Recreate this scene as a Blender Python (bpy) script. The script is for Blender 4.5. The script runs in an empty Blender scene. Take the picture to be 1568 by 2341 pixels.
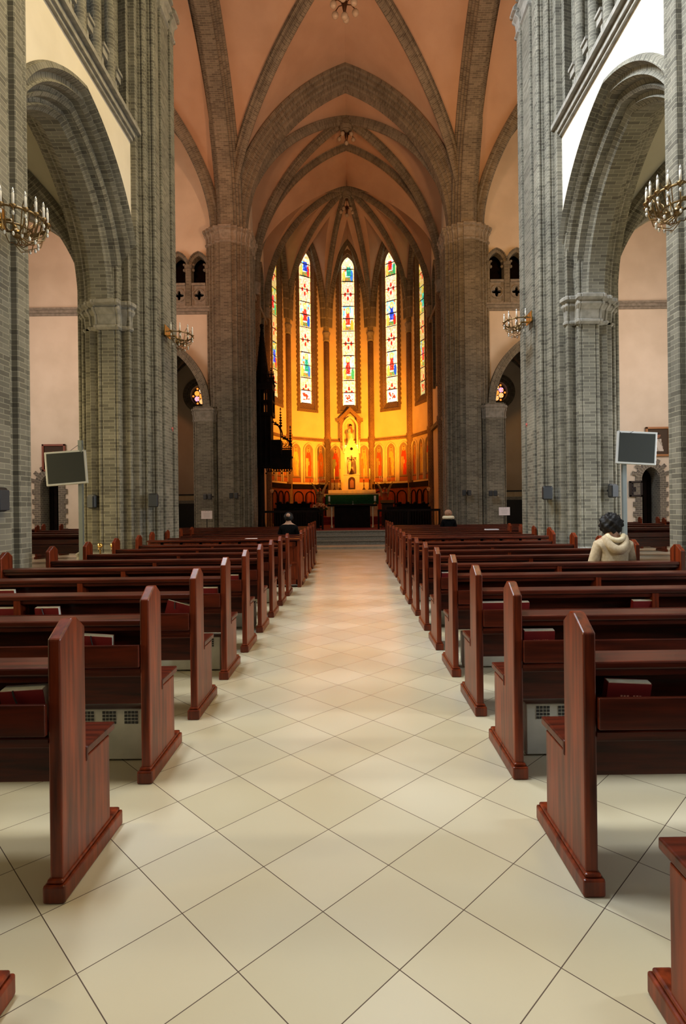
import bpy, math, random
from math import sin, cos, pi, sqrt, acos, radians
from mathutils import Vector, Matrix
random.seed(7)
S = bpy.context.scene
COL = S.collection
# ------------------------------------------------------------------ camera, light, exposure
cam_d = bpy.data.cameras.new('camera'); cam = bpy.data.objects.new('camera', cam_d); COL.objects.link(cam)
cam_d.sensor_fit = 'HORIZONTAL'; cam_d.sensor_width = 36.0; cam_d.lens = 36.0*1260/1568
cam_d.shift_x = -17/1568; cam_d.shift_y = -10/1568
cam_d.clip_start = .05; cam_d.clip_end = 200
cam.matrix_world = Matrix.Translation((0, 0, 1.35)) @ Matrix.Rotation(radians(90), 4, 'X') @ Matrix.Rotation(-0.012, 4, 'Z')
S.camera = cam
S.view_settings.view_transform = 'Standard'; S.view_settings.look = 'None'
S.view_settings.gamma = 1; S.view_settings.exposure = -0.5
S.view_settings.use_curve_mapping = False
W = bpy.data.worlds.new('daylight'); S.world = W; W.use_nodes = True
W.node_tree.nodes['Background'].inputs[0].default_value = (.90, .93, 1, 1)
W.node_tree.nodes['Background'].inputs[1].default_value = .06
S.cycles.max_bounces = 5; S.cycles.diffuse_bounces = 4; S.cycles.glossy_bounces = 2
S.cycles.sample_clamp_indirect = 4
S.cycles.use_denoising = True
S.cycles.use_adaptive_sampling = True; S.cycles.adaptive_threshold = .02

def area(name, loc, tgt, sx, sy, power, col, spread=180):
    d = bpy.data.lights.new(name, 'AREA'); d.shape = 'RECTANGLE'; d.size = sx; d.size_y = sy; d.energy = power; d.color = col; d.spread = radians(spread)
    o = bpy.data.objects.new(name, d); COL.objects.link(o); o.location = loc
    o.rotation_euler = (Vector(tgt)-Vector(loc)).to_track_quat('-Z', 'Y').to_euler(); return o
def spot(name, loc, tgt, power, col, ang=80, blend=.6, r=.1):
    d = bpy.data.lights.new(name, 'SPOT'); d.energy = power; d.color = col; d.spot_size = radians(ang); d.spot_blend = blend; d.shadow_soft_size = r
    o = bpy.data.objects.new(name, d); COL.objects.link(o); o.location = loc
    o.rotation_euler = (Vector(tgt)-Vector(loc)).to_track_quat('-Z', 'Y').to_euler(); return o
COOL = (.86, .93, 1.0); YEL = (1.0, .76, .36); WARM = (1.0, .36, .08); PEACH = (1.0, .55, .32)
# daylight through the clerestory windows
for y in (2.9, 7.6):
    area('clerestory_daylight', (-3.65, y, 13.0), (4, y-.3, 6.5), 2.2, 2.6, 1500, COOL, 110)
    area('clerestory_daylight', (3.65, y, 13.0), (-4, y-.3, 7.0), 2.2, 2.6, 430, YEL, 110)
# daylight through the aisle windows
for y in (.0, 2.7, 5.4, 8.1):
    area('aisle_light', (8.3, y, 3.1), (0, y+.2, .3), .45, 1.5, 150, COOL, 120)
    area('aisle_light', (-8.3, y, 3.1), (0, y+.2, .3), .45, 1.5, 120, (1, .82, .45), 120)
area('aisle_light', (8.3, 8.0, 3.2), (5.5, 8.0, 7.5), 1.2, 1.8, 60, (1, .74, .30))  # added light aimed upward to turn the right aisle vault yellow
# transept lamps and daylight
for s in (-1, 1):
    area('transept_daylight', (s*12.6, 15.3, 6.0), (s*4, 19, 4), 3.0, 4.5, 330, (1, .76, .64))
    spot('transept_lamp', (s*4.4, 12.2, 8.6), (s*7.0, 19.8, 11), 1100, (1, .34, .12) if s < 0 else (1, .44, .10), 100, .9, .25)
    spot('crossing_lamp', (s*3.3, 12.0, 8.2), (-s*1.5, 17.0, 16.3), 1900 if s > 0 else 1100, (1, .45, .20), 110, .9, .25)
# sanctuary lamps behind the crossing piers
for s in (-1, 1):
    spot('sanctuary_lamp', (s*3.4, 22.6, 4.6), (-s*1.4, 31.0, 6.6), 10800, (1, .29, .014), 76, 1, .15)
    spot('sanctuary_lamp', (s*1.7, 27.6, 3.1), (s*1.2, 31.0, 5.6), 800, (1, .33, .018), 104, .9, .15)
spot('statue_lamp', (0, 27.4, 3.4), (0, 31, 5.8), 70, (1, .50, .10), 50, .9, .1)
spot('altar_lamp', (0, 24.3, 9.0), (0, 28.3, 1.2), 160, (1, .58, .25), 40, .8, .15)

# ------------------------------------------------------------------ materials
def mat(name, col=(.5, .5, .5), rough=.6, metal=0, emis=None, es=0, spec=.5):
    m = bpy.data.materials.new(name); m.use_nodes = True
    b = m.node_tree.nodes['Principled BSDF']
    b.inputs['Base Color'].default_value = (*col, 1); b.inputs['Roughness'].default_value = rough; b.inputs['Metallic'].default_value = metal
    b.inputs['Specular IOR Level'].default_value = spec
    if emis: b.inputs['Emission Color'].default_value = (*emis, 1); b.inputs['Emission Strength'].default_value = es
    return m
def nodes(m):
    nt = m.node_tree; return nt, nt.nodes, nt.links, nt.nodes['Principled BSDF']
def noise_mat(name, c1, c2, scale=3, rough=.8, bump=.0, spec=.3, vec=(1, 1, 1), detail=4, lo=.35, hi=.65):
    m = mat(name, c1, rough, spec=spec); nt, N, L, b = nodes(m)
    tc = N.new('ShaderNodeTexCoord'); mp = N.new('ShaderNodeMapping'); mp.inputs['Scale'].default_value = vec
    nz = N.new('ShaderNodeTexNoise'); nz.inputs['Scale'].default_value = scale; nz.inputs['Detail'].default_value = detail
    cr = N.new('ShaderNodeValToRGB'); cr.color_ramp.elements[0].color = (*c1, 1); cr.color_ramp.elements[1].color = (*c2, 1)
    cr.color_ramp.elements[0].position = lo; cr.color_ramp.elements[1].position = hi
    L.new(tc.outputs['Object'], mp.inputs[0]); L.new(mp.outputs[0], nz.inputs['Vector']); L.new(nz.outputs['Fac'], cr.inputs[0]); L.new(cr.outputs[0], b.inputs['Base Color'])
    if bump:
        bp = N.new('ShaderNodeBump'); bp.inputs['Strength'].default_value = bump; L.new(nz.outputs['Fac'], bp.inputs['Height']); L.new(bp.outputs[0], b.inputs['Normal'])
    return m
def brick_mat(name, a, b_, mortar, bw=.215, rh=.064, ms=.0075):
    m = mat(name, a, .85, spec=.25); nt, N, L, b = nodes(m)
    uv = N.new('ShaderNodeUVMap'); uv.uv_map = 'UVMap'
    br = N.new('ShaderNodeTexBrick'); br.inputs['Scale'].default_value = 1; br.inputs['Brick Width'].default_value = bw; br.inputs['Row Height'].default_value = rh
    br.inputs['Mortar Size'].default_value = ms; br.inputs['Mortar Smooth'].default_value = .3; br.inputs['Bias'].default_value = -.1
    br.inputs['Color1'].default_value = (*a, 1); br.inputs['Color2'].default_value = (*b_, 1); br.inputs['Mortar'].default_value = (*mortar, 1)
    L.new(uv.outputs[0], br.inputs['Vector'])
    nz = N.new('ShaderNodeTexNoise'); nz.inputs['Scale'].default_value = 1.3; nz.inputs['Detail'].default_value = 6
    mx = N.new('ShaderNodeMix'); mx.data_type = 'RGBA'; mx.blend_type = 'MULTIPLY'; mx.inputs[0].default_value = .7
    cr = N.new('ShaderNodeValToRGB'); cr.color_ramp.elements[0].position = .3; cr.color_ramp.elements[1].position = .7
    cr.color_ramp.elements[0].color = (.60, .60, .60, 1); cr.color_ramp.elements[1].color = (1.1, 1.08, 1.05, 1)
    tc = N.new('ShaderNodeTexCoord'); L.new(tc.outputs['Object'], nz.inputs['Vector'])
    L.new(nz.outputs['Fac'], cr.inputs[0]); L.new(br.outputs['Color'], mx.inputs[6]); L.new(cr.outputs[0], mx.inputs[7]); L.new(mx.outputs[2], b.inputs['Base Color'])
    bp = N.new('ShaderNodeBump'); bp.inputs['Strength'].default_value = .5; bp.inputs['Distance'].default_value = .006; bp.invert = True
    L.new(br.outputs['Fac'], bp.inputs['Height']); L.new(bp.outputs[0], b.inputs['Normal'])
    return m
def attr_mat(name, rough=.7, emit=0, spec=.3):
    m = mat(name, (.5, .5, .5), rough, spec=spec); nt, N, L, b = nodes(m)
    a = N.new('ShaderNodeVertexColor'); a.layer_name = 'Col'
    L.new(a.outputs[0], b.inputs['Base Color'])
    if emit:
        L.new(a.outputs[0], b.inputs['Emission Color']); b.inputs['Emission Strength'].default_value = emit; 
    return m
BRICK = brick_mat('grey_brick', (.225, .212, .172), (.115, .107, .086), (.33, .315, .245), .20, .056, .0048)
BRICK_DK = brick_mat('brown_window_brick', (.17, .12, .08), (.12, .085, .055), (.24, .18, .12), .12, .075, .008)
BRICK_RED = brick_mat('tan_brick', (.27, .17, .10), (.20, .125, .075), (.36, .26, .17), .12, .075, .008)
STONE = noise_mat('grey_stone', (.22, .21, .18), (.32, .30, .26), 9, .8, .1)
PLASTER = noise_mat('cream_plaster', (.68, .62, .52), (.76, .70, .60), 1.2, .92, 0, .2)
APSEP = noise_mat('lamp_tinted_plaster', (.70, .58, .38), (.78, .66, .45), 1.2, .92, 0, .2)  # apse plaster tinted warmer, part of the lamp glow put into its colour
AISLEV = noise_mat('aisle_vault_plaster', (.42, .40, .32), (.48, .45, .36), .9, .95, 0, .1)
VAULT = noise_mat('vault_plaster', (.46, .33, .24), (.52, .38, .28), .9, .95, 0, .1)
def wood(name, c1, c2, vec, rough=.32):
    m = noise_mat(name, c1, c2, 5, rough, 0, .35, vec, 6, .3, .72)
    return m
WOODV = wood('mahogany_upright_grain', (.040, .006, .002), (.22, .034, .008), (7, 7, .5))
WOODH = wood('mahogany_long_grain', (.024, .004, .0015), (.105, .015, .005), (.6, 7, 7))
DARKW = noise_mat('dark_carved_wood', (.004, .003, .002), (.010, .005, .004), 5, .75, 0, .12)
REDW = wood('red_panel_wood', (.16, .025, .012), (.26, .05, .025), (5, 5, .6), .45)
BLACK = mat('black_plastic', (.012, .013, .015), .45)
GREYM = mat('grey_metal', (.13, .15, .15), .5, .3)
SILVER = mat('silver_plastic', (.50, .51, .50), .4, .2)
SCREEN = mat('switched_off_screen', (.022, .025, .023), .4)
GOLD = mat('polished_brass', (.80, .52, .16), .22, 1)
DKBRASS = mat('dark_brass', (.25, .17, .08), .35, 1)
WHITE = mat('white_wax', (.85, .82, .74), .5)
PAPER = noise_mat('cream_paper', (.80, .77, .60), (.92, .90, .76), 30, .8)
REDCOVER = mat('red_book_cover', (.20, .012, .012), .45)
BLKRIB = mat('black_ribbon', (.01, .01, .01), .6)
WHITEPAPER = mat('white_sign_paper', (.80, .74, .78), .7)
INK = mat('faded_ink', (.35, .33, .36), .8)
GOLDLET = mat('gold_lettering', (.75, .35, .25), .5)
CRYST = mat('clear_glass_drops', (.75, .75, .72), .1, .4)
GLOBE = mat('frosted_glass_globe', (.42, .36, .28), .2)
HEATER = noise_mat('heater_casing_paint', (.40, .40, .34), (.62, .62, .55), 3, .55)
GREEN = noise_mat('green_altar_cloth', (.004, .07, .035), (.008, .11, .055), 12, .9)
MARBLE = noise_mat('cream_marble', (.72, .60, .40), (.80, .70, .50), 6, .5)
CARPET = noise_mat('red_carpet', (.16, .012, .012), (.24, .02, .02), 20, .95)
GRANITE = noise_mat('grey_granite', (.20, .20, .18), (.30, .30, .27), 25, .5)
BRONZE = mat('dark_bronze', (.10, .05, .025), .4, .8)
PAINT = attr_mat('painted_surface', .75)
GLASS = attr_mat('stained_glass', .3, 2.2)
GLASS_SM = attr_mat('small_stained_glass', .3, 1.9)
for _m in (GLASS, GLASS_SM): _m.cycles.emission_sampling = 'NONE'
SKIN = mat('skin', (.45, .26, .18), .6)
def floor_mat():
    m = mat('diagonal_cream_tiles', (.6, .55, .4), .22, spec=.5); nt, N, L, b = nodes(m)
    tc = N.new('ShaderNodeTexCoord'); mp = N.new('ShaderNodeMapping'); mp.vector_type = 'POINT'
    # rotate 45 degrees about z, then shift so that a joint crosses at (-.108, 1.843)
    a = pi/4; px, py = -.108, 1.843
    mp.inputs['Rotation'].default_value = (0, 0, a)
    rx, ry = px*cos(a)-py*sin(a), px*sin(a)+py*cos(a)
    mp.inputs['Location'].default_value = (-rx+.333*60, -ry+.333*60, 0)
    br = N.new('ShaderNodeTexBrick'); br.offset = 0; br.squash = 1
    br.inputs['Scale'].default_value = 1; br.inputs['Brick Width'].default_value = .333; br.inputs['Row Height'].default_value = .333
    br.inputs['Mortar Size'].default_value = .0017; br.inputs['Mortar Smooth'].default_value = .1; br.inputs['Bias'].default_value = 0
    br.inputs['Color1'].default_value = (.64, .60, .475, 1); br.inputs['Color2'].default_value = (.57, .53, .395, 1); br.inputs['Mortar'].default_value = (.10, .075, .06, 1)
    L.new(tc.outputs['Object'], mp.inputs[0]); L.new(mp.outputs[0], br.inputs['Vector'])
    nz = N.new('ShaderNodeTexNoise'); nz.inputs['Scale'].default_value = 1.1; nz.inputs['Detail'].default_value = 1.5; nz.inputs['Roughness'].default_value = .4
    cr = N.new('ShaderNodeValToRGB'); cr.color_ramp.elements[0].position = .25; cr.color_ramp.elements[1].position = .75
    cr.color_ramp.elements[0].color = (.80, .72, .58, 1); cr.color_ramp.elements[1].color = (1, 1, 1, 1)
    L.new(tc.outputs['Object'], nz.inputs['Vector']); L.new(nz.outputs['Fac'], cr.inputs[0])
    mx = N.new('ShaderNodeMix'); mx.data_type = 'RGBA'; mx.blend_type = 'MULTIPLY'; mx.inputs[0].default_value = .75
    L.new(br.outputs['Color'], mx.inputs[6]); L.new(cr.outputs[0], mx.inputs[7]); L.new(mx.outputs[2], b.inputs['Base Color'])
    b.inputs['Roughness'].default_value = .25
    return m
FLOOR = floor_mat()

# ------------------------------------------------------------------ mesh helpers
class MB:
    def __init__(s): s.v = []; s.f = []; s.uv = []; s.c = []
    def face(s, idx, uvs=None, col=None):
        s.f.append(tuple(idx))
        if uvs is None:
            P = [s.v[i] for i in idx]
            n = (Vector(P[1])-Vector(P[0])).cross(Vector(P[2])-Vector(P[0]))
            if abs(n.z) > .8*n.length: uvs = [(p[0], p[1]) for p in P]
            elif abs(n.x) > abs(n.y): uvs = [(p[1], p[2]) for p in P]
            else: uvs = [(p[0], p[2]) for p in P]
        s.uv += list(uvs)
        s.c += [col or (1, 1, 1)]*len(idx)
    def poly(s, pts, uvs=None, col=None):
        b = len(s.v); s.v += [tuple(p) for p in pts]; s.face(range(b, b+len(pts)), uvs, col)
    def box(s, x0, x1, y0, y1, z0, z1, col=None):
        if x0 > x1: x0, x1 = x1, x0
        if y0 > y1: y0, y1 = y1, y0
        b = len(s.v)
        s.v += [(x0, y0, z0), (x1, y0, z0), (x1, y1, z0), (x0, y1, z0), (x0, y0, z1), (x1, y0, z1), (x1, y1, z1), (x0, y1, z1)]
        for q in ((0, 3, 2, 1), (4, 5, 6, 7), (0, 1, 5, 4), (1, 2, 6, 5), (2, 3, 7, 6), (3, 0, 4, 7)): s.face([b+i for i in q], None, col)
    def prism(s, pts, f0, f1, col=None):
        """pts 2D, f0/f1 map a 2D point to 3D at both ends"""
        n = len(pts); b = len(s.v); s.v += [tuple(f0(p)) for p in pts]+[tuple(f1(p)) for p in pts]
        s.face([b+i for i in range(n)][::-1], None, col); s.face([b+n+i for i in range(n)], None, col)
        for i in range(n): j = (i+1) % n; s.face([b+i, b+j, b+n+j, b+n+i], None, col)
    def grid(s, P, UV=None, cj=False, col=None):
        b = len(s.v); ni = len(P); nj = len(P[0])
        for r in P: s.v += [tuple(p) for p in r]
        for i in range(ni-1):
            for j in range(nj if cj else nj-1):
                k = (j+1) % nj
                uv = None
                if UV: 
                    uv = [UV[i][j], UV[i][j+1], UV[i+1][j+1], UV[i+1][j]]
                s.face([b+i*nj+j, b+i*nj+k, b+(i+1)*nj+k, b+(i+1)*nj+j], uv, col)
        return b
    def sweep(s, prof, path, side=None, caps=True, closed=False):
        """prof: list of (a, b): a along side vector, b along normal. planar-ish path; side fixed or computed"""
        P = [Vector(p) for p in path]; n = len(P); rows = []; L = 0; UV = []
        pl = [0]
        for i in range(len(prof)): 
            q = prof[(i+1) % len(prof)]; pl.append(pl[-1]+math.hypot(q[0]-prof[i][0], q[1]-prof[i][1]))
        for i in range(n):
            t = (P[min(i+1, n-1)]-P[max(i-1, 0)]).normalized()
            sd = Vector(side) if side else t.cross(Vector((0, 0, 1)))
            if sd.length < 1e-4: sd = Vector((1, 0, 0))
            sd = sd.normalized(); nm = sd.cross(t).normalized()
            if i: L += (P[i]-P[i-1]).length
            rows.append([P[i]+sd*a+nm*b for a, b in prof]); UV.append([(u, L) for u in pl])
        b = s.grid(rows, UV, True)
        if caps:
            m = len(prof); s.face([b+i for i in range(m)]); s.face([b+(n-1)*m+i for i in range(m)][::-1])
    def tube(s, path, r, n=6, caps=True):
        P = [Vector(p) for p in path]; m = len(P); rows = []; last = None
        for i in range(m):
            t = (P[min(i+1, m-1)]-P[max(i-1, 0)]).normalized()
            if last is None:
                a = t.cross(Vector((0, 0, 1)))
                if a.length < .1: a = t.cross(Vector((1, 0, 0)))
            else: a = last-t*last.dot(t)
            a.normalize(); last = a; c = t.cross(a); rr = r[i] if isinstance(r, (list, tuple)) else r
            rows.append([P[i]+(a*cos(2*pi*k/n)+c*sin(2*pi*k/n))*rr for k in range(n)])
        b = s.grid(rows, None, True)
        if caps: s.face([b+i for i in range(n)][::-1]); s.face([b+(m-1)*n+i for i in range(n)])
    def lathe(s, prof, c=(0, 0, 0), n=12):
        rows = [[(c[0]+r*cos(2*pi*k/n), c[1]+r*sin(2*pi*k/n), c[2]+z) for k in range(n)] for r, z in prof]
        b = s.grid(rows, [[(2*pi*max(.05, r)*k/n, z) for k in range(n+1)] for r, z in prof], True)
        s.face([b+i for i in range(n)][::-1]); m = len(prof); s.face([b+(m-1)*n+i for i in range(n)])
    def ball(s, c, r, n=10, m=6, sc=(1, 1, 1)):
        s.lathe([(max(1e-4, r*sin(pi*i/m))*sc[0], -r*cos(pi*i/m)*sc[2]) for i in range(m+1)], c, n)
    def mesh(s, name, mt):
        me = bpy.data.meshes.new(name); me.from_pydata(s.v, [], s.f)
        ul = me.uv_layers.new(name='UVMap'); fl = [c for uv in s.uv for c in uv]; ul.data.foreach_set('uv', fl)
        if mt in (PAINT, GLASS, GLASS_SM):
            ca = me.color_attributes.new('Col', 'FLOAT_COLOR', 'CORNER'); ca.data.foreach_set('color', [c for q in s.c for c in (*q, 1)])
        me.materials.append(mt); return me
    def build(s, name, mt, parent=None, smooth=False, bevel=0):
        me = s.mesh(name, mt)
        if smooth: me.polygons.foreach_set('use_smooth', [True]*len(me.polygons))
        o = bpy.data.objects.new(name, me); COL.objects.link(o)
        if parent: o.parent = parent
        if bevel:
            b = o.modifiers.new('bevel', 'BEVEL'); b.width = bevel; b.segments = 2; b.limit_method = 'ANGLE'
        return o
def tag(o, label, cat, group=None):
    o['label'] = label; o['category'] = cat
    if group: o['group'] = group
    return o
def empty(name, loc=(0, 0, 0), rz=0, label=None, cat=None, group=None):
    o = bpy.data.objects.new(name, None); COL.objects.link(o); o.location = loc; o.rotation_euler = (0, 0, rz); o.empty_display_size = .1
    if label: tag(o, label, cat, group)
    return o
def structure(o): o['kind'] = 'structure'; return o
def copy_tree(o, parent=None):
    c = o.copy(); COL.objects.link(c); c.parent = parent
    for ch in list(o.children): copy_tree(ch, c)
    return c

# pointed arch maths
def parch(x, half, c, ):
    """height of a pointed arch (half span, centre offset c) at distance x from the middle"""
    R = half+c; q = R*R-(abs(x)+c)**2
    return sqrt(q) if q > 0 else 0
def arch(mb, ax, c0, dep, zs, R0, off, prof, n=22):
    for sd in (-1, 1):
        rows = []; UV = []; pl = [0]
        for i in range(len(prof)):
            q = prof[(i+1) % len(prof)]; pl.append(pl[-1]+math.hypot(q[0]-prof[i][0], q[1]-prof[i][1]))
        for i in range(n+1):
            t = i/n; r = []
            for dr, d in prof:
                R = R0+dr; ph = t*acos(min(1, off/R)); h = sd*(R*cos(ph)-off); z = zs+R*sin(ph)
                r.append((c0+h, dep+d, z) if ax == 'x' else (dep+d, c0+h, z))
            rows.append(r); UV.append([(u, t*acos(min(1, off/R0))*R0) for u in pl])
        mb.grid(rows, UV, True)
def ring_prof(w, t, steps, wi=.45):
    """stepped, moulded archivolt: full width w at the outside, narrowing inward"""
    pts = [(t, -w/2)]; side = []
    for i in range(steps):
        hw = w/2-(w/2-w*wi/2)*i/max(1, steps-1) if steps > 1 else w/2
        r1 = t-t*i/steps; r2 = t-t*(i+1)/steps
        g = min(.03, (r1-r2)*.25)
        side += [(r1, -hw), (r2+g*1.2, -hw), (r2+g*.4, -hw+g*.4), (r2, -hw+g*1.2)]
    return side+[(a, -b) for a, b in reversed(side)]
def wall_cut(mb, xs, zlo, zhi, ops, to3, step=.12):
    x0, x1 = xs; br = {round(x0, 4), round(x1, 4)}
    for o in ops:
        a, b = max(x0, o[0]), min(x1, o[1]); k = max(2, int((b-a)/step))
        for i in range(k+1): br.add(round(a+(b-a)*i/k, 4))
    if zlo.__code__.co_argcount and getattr(zhi, 'curved', False) or True:
        k = max(2, int((x1-x0)/.3))
        for i in range(k+1): br.add(round(x0+(x1-x0)*i/k, 4))
    br = sorted(br)
    for a, b in zip(br, br[1:]):
        if b-a < 1e-4: continue
        m = (a+b)/2; L = [(zlo(a), zlo(b))]
        for o in sorted([o for o in ops if o[0] < m < o[1]], key=lambda o: o[2](m)):
            L += [(o[2](a), o[2](b)), (o[3](a), o[3](b))]
        L.append((zhi(a), zhi(b)))
        for i in range(0, len(L), 2):
            (pa, pb), (qa, qb) = L[i], L[i+1]
            if qa-pa < 1e-4 and qb-pb < 1e-4: continue
            mb.poly([to3(a, pa), to3(b, pb), to3(b, qb), to3(a, qa)], [(a, pa), (b, pb), (b, qb), (a, qa)])
K = lambda z: (lambda x: z)
def parc(cx, half, c, zs): return lambda x: zs+parch(x-cx, half, c)

# ------------------------------------------------------------------ vault data
H0 = 1.35
ZS = H0+10.1          # main springing
PY1, PY2, PY3 = 5.55, 10.8, 20.75    # pier centres
PX = 4.28
XW = 3.9              # nave wall plane
BAY = 5.25
ZST = H0+6.86         # string course
def Pn(t, k=.477):
    t = min(1, abs(t)); R = 1+k; q = R*R-(t+k)**2
    return sqrt(max(0, q))/sqrt(R*R-k*k)
def groin(name, x0, x1, y0, y1, zs, rise, n=40, kx=.477, ky=.477, mt=None):
    mb = MB(); rows = []
    for j in range(n+1):
        ty = -1+2*j/n
        rows.append([(x0+(x1-x0)*i/n, y0+(y1-y0)*j/n, zs+rise*max(Pn(-1+2*i/n, kx), Pn(ty, ky))) for i in range(n+1)])
    mb.grid(rows); return structure(mb.build(name, mt or VAULT))
def ribpath(a, b, zs, rise, k=.477, n=26, full=False):
    """a: springing xy, b: crown xy"""
    out = []
    for i in range(n+1):
        t = 1-(i/n)**1.6
        out.append((b[0]+(a[0]-b[0])*t, b[1]+(a[1]-b[1])*t, zs+rise*Pn(t, k)))
    return out
RIB = [(-.17, .03), (-.17, -.10), (-.12, -.13), (-.10, -.22), (-.05, -.29), (.05, -.29), (.10, -.22), (.12, -.13), (.17, -.10), (.17, .03)]
def rib(mb, path, sc=1):
    p = [Vector(q) for q in path]; d = p[-1]-p[0]; sd = Vector((d.y, -d.x, 0)).normalized()
    t = (p[-1]-p[-2]); nm = sd.cross(t)
    f = 1 if nm.z > 0 else -1
    mb.sweep([(a*sc, b*sc*f) for a, b in RIB], path, side=sd)

# ------------------------------------------------------------------ floor
mb = MB(); mb.poly([(-14, -6, 0), (14, -6, 0), (14, 27.5, 0), (-14, 27.5, 0)]); structure(mb.build('floor', FLOOR))

# ------------------------------------------------------------------ piers
def full_outline(q):
    q = list(q); a = [(x, y) for x, y in q]; b = [(-x, y) for x, y in reversed(q)]; c = [(-x, -y) for x, y in q]; d = [(x, -y) for x, y in reversed(q)]
    out = []
    for p in a+b+c+d:
        if not out or math.hypot(out[-1][0]-p[0], out[-1][1]-p[1]) > 1e-5: out.append(p)
    if math.hypot(out[0][0]-out[-1][0], out[0][1]-out[-1][1]) < 1e-5: out.pop()
    return out
def bowtell(poly, r):
    n = len(poly); A = sum(poly[i][0]*poly[(i+1) % n][1]-poly[(i+1) % n][0]*poly[i][1] for i in range(n)); 
    if A < 0: poly = poly[::-1]
    out = []
    for i in range(n):
        p, v, q = Vector(poly[i-1]), Vector(poly[i]), Vector(poly[(i+1) % n])
        if (v-p).length < 1e-6 or (q-v).length < 1e-6: continue
        e1 = (v-p).normalized(); e2 = (q-v).normalized(); cr = e1.x*e2.y-e1.y*e2.x
        if cr > .5 and (v-p).length > 2.6*r and (q-v).length > 2.6*r:
            c = v-e1*r+e2*r; n1 = math.atan2(-e1.x, e1.y)  # outward normal of e1 = (e1.y,-e1.x)
            a0 = n1-radians(55); a1 = n1+pi/2+radians(55)
            out.append(tuple(v-e1*(r*2.1)))
            for k in range(9):
                a = a0+(a1-a0)*k/8; out.append((c.x+r*cos(a), c.y+r*sin(a)))
            out.append(tuple(v+e2*(r*2.1)))
        elif cr > .5:
            out += [tuple(v-e1*.012), tuple(v+e2*.012)]
        else: out.append(tuple(v))
    return out
def loft(mb, poly, levels, cx, cy):
    """levels: (z, offset scale about the centre)"""
    n = len(poly); u = [0]
    for i in range(n): q = poly[(i+1) % n]; u.append(u[-1]+math.hypot(q[0]-poly[i][0], q[1]-poly[i][1]))
    rows = [[(cx+x*s, cy+y*s, z) for x, y in poly] for z, s in levels]
    mb.grid(rows, [[(q, z) for q in u] for z, s in levels], True)
    mb.face([len(mb.v)-n+i for i in range(n)]); mb.face([len(mb.v)-n*len(levels)+i for i in range(n)])
PQ = [(.74, 0), (.74, .22), (.67, .22), (.67, .36), (.74, .36), (.74, .60), (.61, .60), (.61, .74), (.48, .74), (.48, .84), (.36, .84), (.36, .93), (.20, .88), (.20, .99), (0, .99)]
CAPQ = [(.46, 0), (.46, .62), (.36, .76), (.36, .90), (.20, .90), (.20, 1.02), (0, 1.02)]
def cap_outline(sx):
    # lower capital: wraps the arcade side and the aisle side, not the nave side
    a = [(.40, .74), (.36, .90), (.22, .90), (.22, 1.02), (-.22, 1.02), (-.22, .92), (-.36, .92), (-.36, .80), (-.50, .80), (-.50, .64), (-.60, .64), (-.60, .38), (-.71, .38)]
    b = [(x, -y) for x, y in reversed(a)]
    return [(x*-sx, y) for x, y in a+b]
CAPL = [(0, 1.0), (.03, 1.05), (.07, 1.05), (.10, 1.01), (.30, 1.03), (.38, 1.10), (.42, 1.10), (.44, 1.07), (.47, 1.07), (.50, 1.15), (.56, 1.15), (.60, 1.09), (.62, 1.0)]
def pier(s, cy, q, px, ztop, caps, label, sc=1, lower=True):
    root = empty('brick_pillar', (0, 0, 0), 0, label, 'pillar', 'clustered brick pillars of the nave'); root['kind'] = 'structure'
    poly = bowtell(full_outline(q), .042)
    mb = MB(); loft(mb, poly, [(0, 1), (ztop, 1)], s*px, cy); mb.build('shaft', BRICK, root)
    mb = MB(); loft(mb, poly, [(0, 1.14), (.30, 1.14), (.34, 1.12), (.36, 1.08), (.50, 1.07), (.53, 1.09), (.56, 1.09), (.60, 1.005)], s*px, cy); mb.build('base', STONE, root)
    if lower:
        o = bowtell(cap_outline(s), .03); mb = MB()
        loft(mb, o, [(H0+3.22+z*.85, f) for z, f in CAPL], s*px, cy); mb.build('capital', STONE, root)
    if caps:
        mb = MB(); loft(mb, poly, [(caps+z, 1+(f-1)*1.0) for z, f in CAPL], s*px, cy); mb.build('upper_capital', STONE, root)
    return root
side = {-1: 'left', 1: 'right'}
for s in (-1, 1):
    pier(s, PY1, PQ, PX, 15.5, None, 'grey brick clustered pillar cut by the %s edge of the picture' % side[s])
    pier(s, PY2, PQ, PX, H0+9.9, H0+9.6, 'massive grey brick clustered pillar %s of the pews, on the near side of the transept' % side[s])
    Q3 = [(.80, 0), (.80, .20), (.73, .20), (.73, .34), (.80, .34), (.80, .56), (.68, .56), (.68, .68), (.54, .68), (.54, .80), (.38, .80), (.38, .90), (.20, .90), (.20, .98), (0, .98)]
    p3 = pier(s, PY3, Q3, 4.38, H0+10.1, H0+9.6, 'tall grey brick clustered pillar beside the sanctuary opening, %s of the altar' % side[s], lower=False)
    # respond carrying the side chapel arch
    mb = MB(); o = bowtell([(-.32, -.3), (.32, -.3), (.32, -.18), (.42, -.18), (.42, .5), (-.42, .5), (-.42, -.18), (-.32, -.18)], .03)
    loft(mb, o, [(0, 1), (H0+3.7, 1)], s*5.22, 20.05); mb.build('respond', BRICK, p3)
    mb = MB(); loft(mb, o, [(H0+3.15+z*.8, f) for z, f in CAPL], s*5.22, 20.05); mb.build('respond_capital', STONE, p3)

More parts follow.
